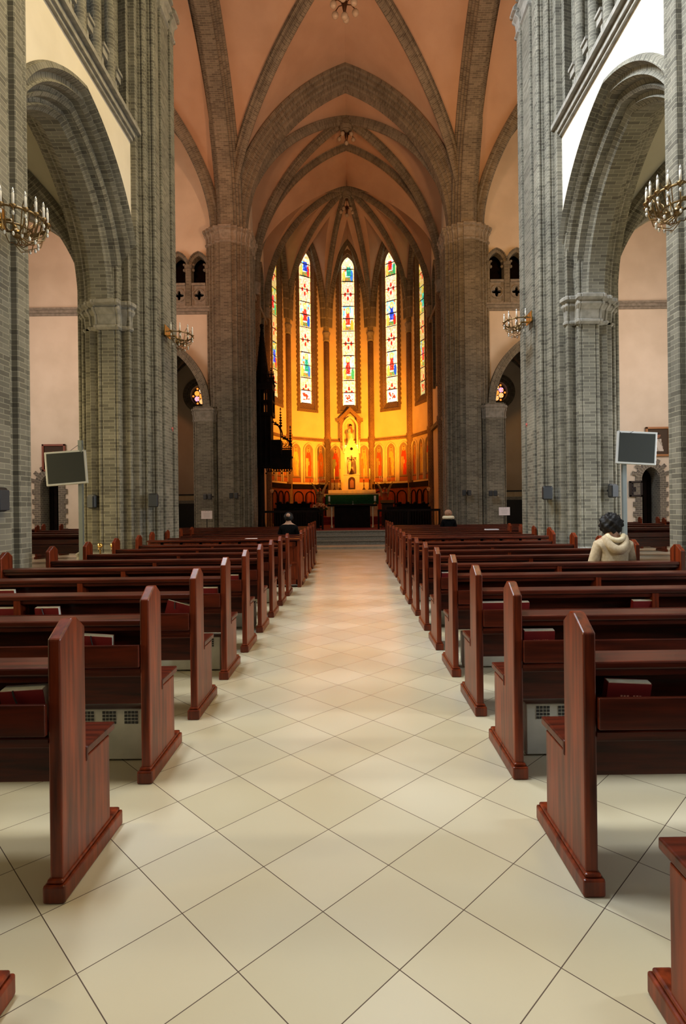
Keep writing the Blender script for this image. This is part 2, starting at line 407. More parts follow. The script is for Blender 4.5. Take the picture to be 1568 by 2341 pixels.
# ------------------------------------------------------------------ nave walls with arcade, string course and triforium
def nave_wall(s):
    mb = MB(); ops = []
    for cy in (PY1-BAY*.5-BAY, PY1-BAY*.5, PY2-BAY*.5):
        ops.append((cy-2.02, cy+2.02, K(-1), parc(cy, 2.02, .56, H0+3.7)))
    wall_cut(mb, (-6, PY2+.2), K(0), K(ZST), ops, lambda y, z: (s*XW, y, z))
    wall_cut(mb, (-6, PY2+.2), K(0), K(ZST), ops, lambda y, z: (s*(XW+1.0), y, z))
    # above the string course: recessed back wall of the gallery, then clerestory wall
    o = structure(mb.build('wall_nave_'+side[s], PLASTER))
    mb = MB()
    mb.poly([(s*(XW+.75), -6, ZST), (s*(XW+.75), PY2+.2, ZST), (s*(XW+.75), PY2+.2, ZST+3.2), (s*(XW+.75), -6, ZST+3.2)])
    mb.poly([(s*XW, -6, ZST), (s*XW, PY2+.2, ZST), (s*(XW+.8), PY2+.2, ZST), (s*(XW+.8), -6, ZST)])
    structure(mb.build('trim_1', BRICK))
    mb = MB()
    wall_cut(mb, (-6, PY2+.2), K(ZST+2.9), K(17.2), [], lambda y, z: (s*XW, y, z))
    structure(mb.build('wall_clerestory_'+side[s], PLASTER))
    # string course
    mb = MB()
    for a, b, p in ((ZST-.20, ZST-.14, .05), (ZST-.14, ZST-.05, .09), (ZST-.03, ZST+.05, .16), (ZST+.06, ZST+.13, .11)):
        mb.box(s*(XW+.1), s*(XW-p), -6, PY2-.1, a, b)
    structure(mb.build('trim_2', STONE))
    # arcade arches
    for k, cy in enumerate((PY1-BAY*.5, PY2-BAY*.5)):
        mb = MB()
        mb2 = [(.52, -.02), (.50, -.07), (.44, -.09), (.41, -.02), (.40, .03), (.34, .04), (.30, .00), (.27, .06), (.27, .16), (.22, .20), (.19, .15), (.15, .19), (.14, .30), (.09, .31), (.06, .27), (.03, .33), (.0, .36)]
        prof = mb2+[(a, 1.0-b) for a, b in reversed(mb2)]
        prof = [(a, s*b) for a, b in prof]
        if s < 0: prof = prof[::-1]
        arch(mb, 'y', cy, s*XW, H0+3.72, 2.14, .56, prof, 30)
        structure(mb.build('trim_3', BRICK))
    # triforium colonnade
    for cy in (PY1-BAY*.5, PY2-BAY*.5):
        for i in range(8):
            y = cy-2.0+i*.52+.18
            r = empty('gallery_column', (s*(XW+.14), y, ZST+.13), 0, 'slender brick column of the %s gallery above the nave arch' % side[s], 'column', '%s gallery columns' % side[s])
            m = MB(); m.lathe([(.13, 0), (.13, .10), (.09, .16), (.085, .18), (.085, 2.3), (.12, 2.42), (.13, 2.6)], n=10); m.build('column_shaft', BRICK, r, True)
        m = MB()
        for i in range(8):
            y = cy-2.0+i*.52-.08; 
            m.box(s*(XW+.05), s*(XW+.22), y+.30, y+.48, ZST+.62, ZST+.74); m.box(s*(XW+.02), s*(XW+.25), y+.29, y+.49, ZST+.74, ZST+.79)
            m.box(s*(XW+.09), s*(XW+.17), y+.36, y+.42, ZST+.1, ZST+.62)
        structure(m.build('trim_4', STONE))
        for i in range(4):
            m = MB(); arch(m, 'y', cy-1.56+i*1.04, s*XW, ZST+2.7, .36, .1, [(.22, 0), (0, 0), (0, s*.3), (.22, s*.3)], 8); structure(m.build('trim_5', BRICK))
    # clerestory windows above the picture, the place daylight comes from
    for cy in (PY1-BAY*.5, PY2-BAY*.5):
        m = MB(); m.box(s*(XW-.04), s*(XW+.02), cy-1.1, cy+1.1, 11.7, 14.3)
        g = m.build('window_1', mat('clerestory_pane', (.8, .85, .9), .3, emis=COOL if s < 0 else YEL, es=1.5)); structure(g)
for s in (-1, 1): nave_wall(s)
groin('ceiling_nave', -XW, XW, PY1, PY2+.1, ZS, 5.6, 30)
groin('ceiling_nave_west', -XW, XW, 0, PY1, ZS, 5.6, 30)
# aisles
for s in (-1, 1):
    xa, xb = sorted((s*4.9, s*8.7))
    for y0 in (PY1-BAY, PY1): groin('ceiling_aisle_'+side[s], xa, xb, y0, y0+BAY, H0+3.9, 2.8, 30, mt=AISLEV)
    m = MB()
    ops = [(y-.65, y+.65, K(2.2), parc(y, .65, .5, 4.5)) for y in (0, 2.7, 5.4, 8.1)]
    wall_cut(m, (-6, 10.9), K(0), K(8.2), ops, lambda y, z: (s*8.7, y, z)); structure(m.build('wall_aisle_'+side[s], PLASTER))
    for y in (0, 2.7, 5.4, 8.1):
        m = MB(); m.box(s*8.74, s*8.78, y-.68, y+.68, 2.15, 5.7)
        structure(m.build('window_2', mat('aisle_pane', (.9, .8, .5), .3, emis=(1, .8, .5), es=1.2)))
    for y in (PY1, PY2):
        m = MB(); arch(m, 'x', s*6.75, y, H0+3.75, 1.85+.35, .35, ring_prof(.75, .42, 3), 20); structure(m.build('trim_6', BRICK))
    m = MB()
    for a, b in (((xa, PY1), (xb, PY2)), ((xb, PY1), (xa, PY2))):
        c = ((a[0]+b[0])/2, (a[1]+b[1])/2)
        rib(m, ribpath(a, c, H0+3.9, 2.8), .8); rib(m, ribpath(b, c, H0+3.9, 2.8), .8)
    structure(m.build('trim_7', BRICK))
# wall above the aisle's transept arch
    m = MB(); wall_cut(m, (xa, xb+.0 if s > 0 else xb), K(0), K(17.0), [(s*6.75-1.85, s*6.75+1.85, K(-1), parc(s*6.75, 1.85, .35, H0+3.75))], lambda x, z: (x, PY2+.3, z)); structure(m.build('wall_transept_west_'+side[s], PLASTER))
    m = MB(); wall_cut(m, tuple(sorted((s*8.6, s*13))), K(0), K(17.0), [], lambda x, z: (x, PY2+.3, z)); structure(m.build('wall_transept_corner_'+side[s], PLASTER))

# ------------------------------------------------------------------ crossing
CY0, CY1 = PY2+.35, 20.3
CX = 4.4
RISE = 6.15
groin('ceiling_crossing', -CX, CX, CY0, CY1, ZS, RISE, 64)
m = MB()
cc = (0, (CY0+CY1)/2)
for a in ((-CX, CY0), (CX, CY0), (-CX, CY1), (CX, CY1)): rib(m, ribpath(a, cc, ZS, RISE-.02, n=34), 1.15)
structure(m.build('trim_8', BRICK))
# east crossing arch
m = MB(); arch(m, 'x', 0, 20.58, ZS-.02, 5.98, 2.23, ring_prof(.95, .58, 4, .5), 34); structure(m.build('trim_9', BRICK))
m = MB(); arch(m, 'x', 0, PY2, ZS-.02, 5.68, 2.1, ring_prof(1.2, .74, 4, .5), 24); structure(m.build('trim_9', BRICK))
# longitudinal arches towards the transepts
for s in (-1, 1):
    cy = (CY0+CY1)/2; m = MB(); arch(m, 'y', cy, s*4.32, ZS-.02, 4.05+1.75, 1.75, ring_prof(.95, .55, 4, .5), 34); structure(m.build('trim_10', BRICK))
# transepts
for s in (-1, 1):
    xa, xb = sorted((s*4.75, s*13.2))
    groin('ceiling_transept_'+side[s], xa, xb, CY0, 20.35, ZS, 5.7, 48)
    m = MB(); c = ((xa+xb)/2, (CY0+20.3)/2)
    for a in ((xa, CY0), (xb, CY0), (xa, 20.3), (xb, 20.3)): rib(m, ribpath(a, c, ZS, 5.68, n=30), 1.05)
    arch(m, 'x', (xa+xb)/2, 20.22, ZS, 4.02+1.9, 1.9, ring_prof(.34, .22, 2, .6), 30)
    structure(m.build('trim_11', BRICK))
    # east wall
    YE = 20.3
    ops = [(s*7.0-1.65, s*7.0+1.65, K(-1), parc(s*7.0, 1.65, .95, H0+3.75))]
    gal = [s*(5.47+.74*i) for i in range(5)]
    for g in gal: ops.append((g-.28, g+.28, K(H0+7.5), parc(g, .28, .14, H0+9.0)))
    ops.append((s*11.05-.34, s*11.05+.34, K(-1), parc(s*11.05, .34, .12, H0+.95)))
    m = MB(); wall_cut(m, (xa, xb), K(0), lambda x: ZS+5.7*Pn((x-(xa+xb)/2)/((xb-xa)/2)), ops, lambda x, z: (x, YE, z)); structure(m.build('wall_transept_east_'+side[s], PLASTER))
    m = MB(); wall_cut(m, (CY0, 20.3), K(0), K(17), [(15.3-1.4, 15.3+1.4, K(3.7), parc(15.3, 1.4, .8, 8.6))], lambda y, z: (s*13.2, y, z)); structure(m.build('wall_transept_end_'+side[s], PLASTER))
    m = MB(); m.box(s*13.25, s*13.3, 13.8, 16.8, 3.6, 11.2); structure(m.build('window_3', mat('transept_pane', (.9, .8, .6), .3, emis=(1, .85, .6), es=1.5)))
    # string courses
    m = MB()
    for a, b, p in ((H0+7.18, H0+7.26, .06), (H0+7.26, H0+7.36, .12), (H0+7.36, H0+7.44, .17)): m.box(xa, xb, YE+.05, YE-p, a, b)
    structure(m.build('trim_12', STONE))
    # gallery passage behind the openings, its shade put into near-black walls
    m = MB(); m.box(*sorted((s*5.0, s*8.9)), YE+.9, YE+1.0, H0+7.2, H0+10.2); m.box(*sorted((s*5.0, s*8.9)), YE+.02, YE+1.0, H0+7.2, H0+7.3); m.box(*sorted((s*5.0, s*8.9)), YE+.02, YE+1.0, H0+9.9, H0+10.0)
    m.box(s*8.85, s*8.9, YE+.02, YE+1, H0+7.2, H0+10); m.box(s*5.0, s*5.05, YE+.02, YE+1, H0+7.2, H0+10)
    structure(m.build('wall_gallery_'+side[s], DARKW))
    for i, g in enumerate(gal):
        m = MB(); arch(m, 'x', g, YE, H0+8.95, .265+.14, .14, [(.13, -.12), (.10, -.12), (.08, -.04), (0, -.02), (0, .3), (.13, .3)], 12)
        m.box(g-.37, g-.265, YE-.10, YE+.25, H0+7.44, H0+8.96); m.box(g+.265, g+.37, YE-.10, YE+.25, H0+7.44, H0+8.96)
        m.box(g-.37, g-.24, YE-.13, YE+.1, H0+8.83, H0+8.96); m.box(g+.24, g+.37, YE-.13, YE+.1, H0+8.83, H0+8.96)
        for q in (-1, 1): m.ball((g+q*.21, YE-.02, H0+8.8), .06, 8, 5); m.ball((g+q*.20, YE-.02, H0+9.0), .05, 8, 5)
        structure(m.build('trim_13', BRICK))
        # pierced quatrefoil parapet
        m = MB(); z0 = H0+7.46; z1 = H0+8.28; cz = (z0+z1)/2; y = YE-.05
        ro = .30
        for k in range(48):
            a0, a1 = 2*pi*k/48, 2*pi*(k+1)/48
            def quat(a): return .07+.11*max(abs(cos(a)), abs(sin(a)))**6
            def sq(a):
                c_ = max(abs(cos(a))/.26, abs(sin(a))/.38); return 1/c_
            for (f, g2, dy) in ((quat, sq, 0),):
                p = [(g+f(a0)*cos(a0), y, cz+f(a0)*sin(a0)), (g+f(a1)*cos(a1), y, cz+f(a1)*sin(a1)), (g+g2(a1)*cos(a1), y, cz+g2(a1)*sin(a1)), (g+g2(a0)*cos(a0), y, cz+g2(a0)*sin(a0))]
                m.poly(p); q_ = [(a, b+.12, c) for a, b, c in p]; m.poly(q_[::-1]); m.poly([p[0], p[1], q_[1], q_[0]])
        m.tube([(g+.225*cos(2*pi*k/24), y-.02, cz+.225*sin(2*pi*k/24)) for k in range(25)], .026, 6, False)
        m.box(g-.25, g+.25, y-.07, y+.16, z1-.07, z1+.02); m.box(g-.25, g+.25, y-.04, y+.14, z0, z0+.05)
        m.box(g-.25, g-.21, y-.03, y+.1, z0, z1); m.box(g+.21, g+.25, y-.03, y+.1, z0, z1)
        structure(m.build('trim_14', STONE))
    # side chapel arch
    m = MB(); arch(m, 'x', s*7.0, YE+.12, H0+3.7, 1.63+.95, .95, ring_prof(.75, .30, 3, .7), 26); structure(m.build('trim_15', BRICK))
    m = MB(); m.box(s*8.65, s*9.1, YE-.12, YE+.5, 0, H0+3.7); structure(m.build('trim_16', BRICK))
    # side chapel
    ca, cb = sorted((s*4.9, s*9.3)); cx = s*7.35; cz = H0+5.65
    def circ(sg, cx=cx, cz=cz): return lambda x: cz+sg*sqrt(max(0, .5**2-(x-cx)**2))
    m = MB(); wall_cut(m, (ca, cb), K(0), lambda x: H0+4.6+3.2*Pn((x-(ca+cb)/2)/((cb-ca)/2)), [(cx-.5, cx+.5, circ(-1), circ(1))], lambda x, z: (x, 27.3, z), .06)
    structure(m.build('wall_chapel_'+side[s], PLASTER))
    m = MB(); m.poly([(s*9.3, 20.3, 0), (s*9.3, 27.3, 0), (s*9.3, 27.3, 10), (s*9.3, 20.3, 10)]); m.poly([(s*4.9, 21.3, 0), (s*4.9, 27.3, 0), (s*4.9, 27.3, 12), (s*4.9, 21.3, 12)]); structure(m.build('wall_chapel_side_'+side[s], PLASTER))
    for y0 in (20.4, 23.85): groin('ceiling_chapel_'+side[s], ca, cb, y0, y0+3.45, H0+4.6, 3.2, 24)
    m = MB()
    for y0 in (20.4, 23.85):
        c = (s*7.1, y0+1.72)
        for a in ((ca, y0), (cb, y0), (ca, y0+3.45), (cb, y0+3.45)): rib(m, ribpath(a, c, H0+4.6, 3.2, n=18), .8)
    arch(m, 'x', s*7.1, 27.2, H0+4.6, 2.2+1, 1.0, ring_prof(.3, .3, 2), 18)
    structure(m.build('trim_17', BRICK))
    m = MB(); pr = [(.48, .30), (.50, -.02), (.60, -.06), (.66, -.02), (.74, -.08), (.86, -.05), (.88, .05)]
    rows = [[(cx+r*cos(2*pi*k/40), 27.28+d, cz+r*sin(2*pi*k/40)) for r, d in pr] for k in range(41)]
    m.grid(rows, [[(r, .8*2*pi*k/40) for r, d in pr] for k in range(41)]); structure(m.build('trim_18', BRICK))
    # rose window glass: foiled lights between dark tracery
    m = MB()
    for (dx, dz, r, c1) in [(0, 0, .13, (1, .3, .05))]+[(.27*cos(a), .27*sin(a), .125, random.choice([(1, .55, .25), (1, .35, .05), (1, .8, .6), (.9, .40, .8)])) for a in [k*pi/3+pi/2 for k in range(6)]]+[(.42*cos(a), .42*sin(a), .05, (1, .25, .03)) for a in [k*pi/3+pi/3 for k in range(6)]]:
        for k in range(16):
            a0, a1 = 2*pi*k/16, 2*pi*(k+1)/16
            m.poly([(cx+dx, 27.5, cz+dz), (cx+dx+r*cos(a1), 27.5, cz+dz+r*sin(a1)), (cx+dx+r*cos(a0), 27.5, cz+dz+r*sin(a0))], None, c1 if k % 3 else (1, .35, .05))
    w = structure(m.build('window_4', GLASS_SM)); 
    m = MB(); m.poly([(cx-.6, 27.56, cz-.6), (cx+.6, 27.56, cz-.6), (cx+.6, 27.56, cz+.6), (cx-.6, 27.56, cz+.6)]); m.build('window_frame', BLACK, w)
    # doorway with toothed brick surround
    dx_ = s*11.05
    m = MB(); arch(m, 'x', dx_, YE, H0+.93, .33+.12, .12, [(.22, -.06), (0, -.06), (0, .6), (.22, .6)], 12)
    m.box(dx_-.55, dx_-.33, YE-.06, YE+.6, 0, H0+.93); m.box(dx_+.33, dx_+.55, YE-.06, YE+.6, 0, H0+.93)
    for k in range(13):
        if k % 2:
            for q in (-1, 1): m.box(dx_+q*.55, dx_+q*.64, YE-.055, YE+.05, k*.18, k*.18+.18)
    for k in range(-6, 7):
        a = pi/2+k*.21
        if k % 2 == 0:
            R = .64; c, s_ = cos(a), sin(a); ct = (dx_+R*c*1.0, H0+.93+R*s_*1.05)
            t = (-s_*.07, c*.07); r_ = (c*.09, s_*.09)
            m.poly([(ct[0]-t[0]-r_[0], YE-.055, ct[1]-t[1]-r_[1]), (ct[0]-t[0]+r_[0], YE-.055, ct[1]-t[1]+r_[1]), (ct[0]+t[0]+r_[0], YE-.055, ct[1]+t[1]+r_[1]), (ct[0]+t[0]-r_[0], YE-.055, ct[1]+t[1]-r_[1])])
    structure(m.build('trim_19', brick_mat('doorway_brick', (.20, .19, .16), (.14, .13, .12), (.40, .38, .32), .2, .075)))
    m = MB(); m.box(dx_-.36, dx_+.36, YE+.55, YE+.6, 0, H0+1.5); d = structure(m.build('door_1', DARKW))
    m = MB()
    for k in range(4): m.box(dx_-.30+k*.16, dx_-.18+k*.16, YE+.52, YE+.55, .2, 2.2)
    m.build('door_panel', DARKW, d)
# ------------------------------------------------------------------ chancel and apse
R_ = 4.1; ZC = 27.2; RZ = 5.75; KW = .86
VX = [(-R_, 24.1), (-R_, ZC)]+[(R_*sin(radians(a)), ZC+R_*cos(radians(a))) for a in (-54, -18, 18, 54)]+[(R_, ZC), (R_, 24.1)]
BOSS = (0, ZC)
def cell(mb, A, B, kw=KW, n=70, boss=BOSS):
    rows = []
    for i in range(n+1):
        s_ = i/n; r = []; lo, hi = 0, .5; target = Pn(1-s_)
        if target >= kw: lo = .5
        else:
            for _ in range(40):
                c_ = (lo+hi)/2
                if kw*Pn(2*c_-1, .5) < target: lo = c_
                else: hi = c_
        ts = [lo*k/6 for k in range(6)]+[lo+(1-2*lo)*k/20 for k in range(20)]+[1-lo+lo*k/6 for k in range(7)]
        for t in ts:
            x = A[0]+(B[0]-A[0])*t; y = A[1]+(B[1]-A[1])*t
            px, py = x+(boss[0]-x)*s_, y+(boss[1]-y)*s_
            r.append((px, py, ZS+RZ*max(target, kw*Pn(2*t-1, .5))))
        rows.append(r)
    mb.grid(rows)
m = MB(); rb = MB()
for i in range(8):
    A, B = VX[i], VX[(i+1) % 8]; cell(m, A, B, 1.0 if i == 7 else KW)
    rib(rb, ribpath(A, BOSS, ZS, RZ-.02), .82)
rb.ball((0, ZC, ZS+RZ-.32), .26, 12, 8, (1, 1, 1.2))
structure(m.build('ceiling_apse', VAULT)); structure(rb.build('trim_20', BRICK))
groin('ceiling_chancel', -R_, R_, 20.7, 24.1, ZS, RZ, 36)
m = MB(); c = (0, 22.4)
for a in ((-R_, 20.8), (R_, 20.8), (-R_, 24.1), (R_, 24.1)): rib(m, ribpath(a, c, ZS, RZ-.02), .9)
m.ball((0, 22.4, ZS+RZ-.35), .28, 12, 8, (1, 1, 1.2))
arch(m, 'x', 0, 24.1, ZS, 3.9+2.0, 2.0, ring_prof(.36, .30, 2, .6), 30)
structure(m.build('trim_21', BRICK))

def paint_window(u, v, h, seed):
    c = paint_window0(u, v, h, seed); k = .62+.38*((sin(int(u*5+9)*91.7+int(v*11)*47.3+seed)*9731.3) % 1)
    return tuple(q*k for q in c)
def paint_window0(u, v, h, seed):
    """u -1..1 across, v metres up; colours of a figure window"""
    rnd = lambda *k: (sin(sum(a*b for a, b in zip(k, (12.9898, 78.233, 37.719)))+seed*3.1)*43758.5453) % 1
    t = v/h
    if abs(u) > .90: return (.75, .10, .03) if rnd(int(v*9), 1, 2) > .45 else (.95, .70, .15)
    if abs(u) > .80: return (1, .80, .35)
    nb = 12.0; f = (t*nb) % 1
    if f < .035: return (.02, .02, .02)
    sec = int((1-t)*6.05)         # from the top
    local = 1-(((1-t)*6.05) % 1)    # 0 bottom .. 1 top of the section
    white = (1, .97, .86)
    if t > .93:
        q = rnd(int(u*4+9), int(v*9), 3); return (1, .85, .45) if q > .5 else ((.9, .55, .2) if q > .3 else white)
    if t < .085:
        x, y = u, (t-.045)/.04
        return (.75, .06, .02) if abs(x) < .62*abs(cos(3*y+x*2)) and abs(y) < .6 and rnd(int(u*7+20), int(v*14), 5) > .25 else white
    if sec % 2 == 1:              # pale patterned sections with red roundels
        for dx, dz in ((0, .62), (-.42, .46), (.42, .46), (0, .30)):
            if (u-dx)**2/.026+((local-dz)/.085)**2/1.0 < 1.0: return (.70, .02, .01)
        a = abs(((u*2.6+local*5) % 1)-.5); b = abs(((u*2.6-local*5) % 1)-.5)
        if min(a, b) < .07: return (.85, .42, .14)
        if max(a, b) > .44: return (.90, .60, .18)
        q = rnd(int(u*6+20), int(local*18), sec)
        return (.95, .62, .25) if q > .90 else ((.70, .85, .95) if q > .80 else ((.90, .80, .45) if q > .7 else (.86, .84, .76)))
    # figure scenes
    if abs((u*3.7+10) % 1-.5) < .04 and local > .5: return (.12, .08, .05)
    k = (sec//2+seed) % 5
    robe = [(.75, .02, .01), (.02, .06, .55), (.80, .04, .02), (.02, .35, .22), (.70, .05, .02)][k]
    robe2 = [(.05, .22, .70), (.85, .45, .04), (.05, .40, .12), (.75, .03, .02), (.02, .10, .60)][(k+2) % 5]
    cxf = (-.12, .1, .0, .16, -.05)[k]
    wb = .42*(1-local*.55)+.05*sin(local*21+seed)
    if (u-cxf)**2/.030+((local-.80)/.07)**2 < 1: return (1, .72, .48)
    if (u-cxf)**2/.095+((local-.81)/.125)**2 < 1: return (1, .78, .15)
    if .22 < local < .74 and abs(u-cxf) < wb: 
        return robe if rnd(int(u*8+20), int(local*17), k) > .18 else tuple(min(1, c*1.4+.1) for c in robe)
    for sx in (-1, 1):
        if local < .46 and (u-sx*.58)**2/.05+((local-.22)/.22)**2 < 1: return robe2 if sx > 0 else (.90, .60, .10)
        if (u-sx*.58)**2/.022+((local-.50)/.055)**2 < 1: return (1, .75, .50)
    if local < .16: return (.10, .35, .08) if rnd(int(u*6+9), int(local*30), 4) > .5 else (.55, .20, .04)
    q = rnd(int(u*4.5+20), int(local*10), k+7)
    return [(.25, .75, .85), (1, .95, .75), (.95, .85, .45), (.55, .80, .55), (1, .97, .86), (.30, .50, .90)][int(q*6) % 6] if q < .93 else (.9, .2, .05)
def glass_tone(c, oblique):  # dimming at a slanting view put into the side windows' glass colours
    if not oblique: return c
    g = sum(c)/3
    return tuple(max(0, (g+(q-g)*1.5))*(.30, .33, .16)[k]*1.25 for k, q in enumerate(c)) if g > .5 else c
def apse_wall(i):
    A, B = Vector(VX[i]), Vector(VX[i+1]); L = (B-A).length; d = (B-A)/L; nrm = Vector((-d.y, d.x))   # pointing outward (away from room)
    if nrm.dot(Vector((0, ZC))-(A+B)/2) > 0: nrm = -nrm
    mid = L/2
    T = lambda x, z, dd=0: (A.x+d.x*x+nrm.x*dd, A.y+d.y*x+nrm.y*dd, z)
    zb, zt = H0+5.8, H0+14.2; hw = .375; zsp = zt-.66
    op = [(mid-hw-.12, mid+hw+.12, K(zb-.32), parc(mid, hw+.12, .40, zsp))]
    m = MB(); wall_cut(m, (0, L), K(0), lambda x: ZS+RZ*KW*Pn(2*x/L-1, .5)+.02, op, lambda x, z: T(x, z), .1)
    structure(m.build('wall_apse', APSEP))
    # glass
    m = MB(); n1, n2 = 30, 280
    for a in range(n1):
        x0 = -hw+2*hw*a/n1; x1 = x0+2*hw/n1; xm = (x0+x1)/2; top = zsp+parch(xm, hw, .40)
        for b in range(n2):
            z0 = zb+(zt-zb)*b/n2; z1 = zb+(zt-zb)*(b+1)/n2
            if z0 > top: break
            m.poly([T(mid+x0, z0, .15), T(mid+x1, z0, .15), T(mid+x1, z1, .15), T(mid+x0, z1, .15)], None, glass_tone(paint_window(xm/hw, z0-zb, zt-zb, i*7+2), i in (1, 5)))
    w = structure(m.build('window_%d' % (i+5), GLASS))
    # splayed, toothed brick surround
    m = MB(); path = [(mid-hw, zb, 0)]; N1 = 62
    for k in range(N1+1): path.append((-hw, zb+(zsp-zb)*k/N1, k % 2))
    R = hw+.40; NA = 14
    ar = []
    for k in range(1, NA+1):
        ph = k/NA*acos(.40/R); ar.append((ph, k % 2))
    def sect(pt, out_, th):   # pt: (x,z) on glass edge, out_: outward unit, th: tooth
        w2 = .29 if th else .25
        return [(pt[0]+out_[0]*a, pt[1]+out_[1]*a, dd) for a, dd in ((-.02, .17), (.0, .13), (.04, .10), (.10, .03), (.12, -.02), (.19, -.02), (.20, -.05), (w2+.02, -.05), (w2+.02, .02))]
    rows = []
    for sx in (-1, 1):
        rr = []
        for k in range(N1):
            z = zb-.34+(zsp-zb+.34)*k/N1; z2 = zb-.34+(zsp-zb+.34)*(k+1)/N1
            rr.append(sect((sx*hw, z), (sx, 0), k % 2)); rr.append(sect((sx*hw, z2), (sx, 0), k % 2))
        for k in range(NA+1):
            ph = k/NA*acos(.40/R); p = (sx*(R*cos(ph)-.40), zsp+R*sin(ph)); rr.append(sect(p, (sx*cos(ph), sin(ph)*1.15) if k < NA else (0, 1.45), 0))
        P = [[T(mid+x, z, dd) for x, z, dd in q] for q in rr]
        lens = [0]
        for q, q2 in zip(rr, rr[1:]): lens.append(lens[-1]+math.hypot(q2[0][0]-q[0][0], q2[0][1]-q[0][1]))
        m.grid(P, [[(j*.07, l) for j in range(len(q))] for q, l in zip(rr, lens)])
    q = [(-.02, .18), (.0, .15), (-.10, .10), (-.30, .02), (-.34, -.05), (-.50, -.06), (-.50, .02)]
    m.grid([[T(mid+x, zb+a, dd) for a, dd in q] for x in (-hw-.29, -hw, hw, hw+.29)])
    m.build('window_frame', BRICK_DK, w)
    # bars
    m = MB()
    for k in range(1, 12):
        z = zb+(zt-zb)*k/12
        m.poly([T(mid-hw, z-.016, .14), T(mid+hw, z-.016, .14), T(mid+hw, z+.016, .14), T(mid-hw, z+.016, .14)])
    m.build('glazing_bar', BLACK, w)
    # formeret over the window, string course and mural arcade
    m = MB(); pf = [(.05, -.03), (.05, -.22), (-.05, -.24), (-.12, -.14), (-.20, -.14), (-.24, -.02)]
    rows = []
    for k in range(41):
        t = k/40; x = .12+(L-.24)*t; z = ZS+RZ*KW*Pn(2*t-1, .5); rows.append([T(x+(.0 if abs(2*t-1) < .01 else (-1 if t > .5 else 1)*min(1, abs(2*t-1)*1.6)*(-a)), z+a*(1-min(1, abs(2*t-1)**2)), dd) for a, dd in pf])
    m.grid(rows, [[(j*.1, k*.14) for j in range(6)] for k in range(41)]); structure(m.build('trim_22', BRICK))
    m = MB(); m.sweep([(0, 0), (.10, 0), (.14, .06), (.08, .12), (.08, .16), (0, .18)], [T(0, H0+3.70, -.0), T(L, H0+3.70, -.0)], side=(-nrm.x, -nrm.y, 0)); structure(m.build('trim_23', BRICK_RED))
    return T, L, mid
def mural(name, T, cx, hw, zb, zsp, k, label, open_=False):
    root = empty(name, T(cx, zb, -.03), 0, label, 'painting', 'painted saints along the apse wall')
    o = Vector(T(cx, zb, -.03))
    m = MB(); n1, n2 = 30, 124; top = zsp+parch(0, hw, .12*hw/.3); h = top-zb
    robe = [(.62, .45, .12), (.65, .06, .02), (.62, .30, .06), (.70, .55, .14), (.66, .08, .02), (.62, .20, .04), (.60, .08, .03), (.58, .40, .12), (.5, .1, .04)][k % 9]
    under = [(.30, .16, .06), (.45, .30, .10), (.60, .10, .03), (.60, .38, .12), (.62, .50, .20), (.55, .16, .04), (.35, .36, .12), (.45, .22, .08), (.4, .3, .1)][k % 9]
    for a in range(n1):
        x0 = -hw+2*hw*a/n1; x1 = x0+2*hw/n1; xm = (x0+x1)/2; u = xm/hw; tp = zsp+parch(xm, hw, .12*hw/.3)
        for b in range(n2):
            z0 = zb+h*b/n2; z1 = zb+h*(b+1)/n2
            if z1 > tp: z1 = tp
            if z0 > tp: break
            v = (z0-zb)/h; c = (.26, .20, .13)
            if v < .10: c = (.45, .14, .05)
            elif v < .12: c = (.12, .06, .03)
            elif abs(u) > .86 or z0 > tp-.05: c = (.50, .36, .14)
            elif (u/.36)**2+((v-.83)/.07)**2 < 1:
                c = (.62, .40, .14)
                if (u/.17)**2+((v-.832)/.042)**2 < 1: c = (.55, .30, .16)
                if (u/.20)**2+((v-.855)/.035)**2 < 1 and v > .855: c = (.20, .09, .04)
                if (u/.13)**2+((v-.80)/.03)**2 < 1: c = (.35, .16, .08)
            elif .13 < v < .79:
                w = .30+.26*min(1, (.79-v)*6)-.12*max(0, .4-v)+.03*sin(v*33+k)
                if abs(u) < w:
                    fold = sin(u*17+v*9*(1 if k % 2 else -1)+k)
                    c = robe if (u+.5*(v-.45)*(1 if k % 2 else -1) > -.08) or v > .62 else under
                    if fold > .6: c = tuple(q*.68 for q in c)
                    if .44 < v < .54 and abs(u-.05) < .12: c = (.55, .32, .18)
                    if v < .16: c = (.35, .18, .09)
            m.poly([Vector(T(cx+x0, z0, -.03))-o, Vector(T(cx+x1, z0, -.03))-o, Vector(T(cx+x1, z1, -.03))-o, Vector(T(cx+x0, z1, -.03))-o], None, c)
    m.build('painted_figure', PAINT, root)
    # moulded arch frame
    m = MB(); pts = [(-hw, zb)]+[(-hw, zsp)]
    R = hw+.12*hw/.3; cc_ = .12*hw/.3
    L1 = []
    for k2 in range(11):
        ph = k2/10*acos(cc_/R); L1.append((R*cos(ph)-cc_, zsp+R*sin(ph)))
    path = [(-hw, zb)]+[(-x, z) for x, z in L1]+[(x, z) for x, z in reversed(L1)][1:]+[(hw, zb)]
    m.tube([Vector(T(cx+x, z, -.06))-o for x, z in path], .034, 6); m.build('arch_moulding', MARBLE, root)
    return root
MUR = 0
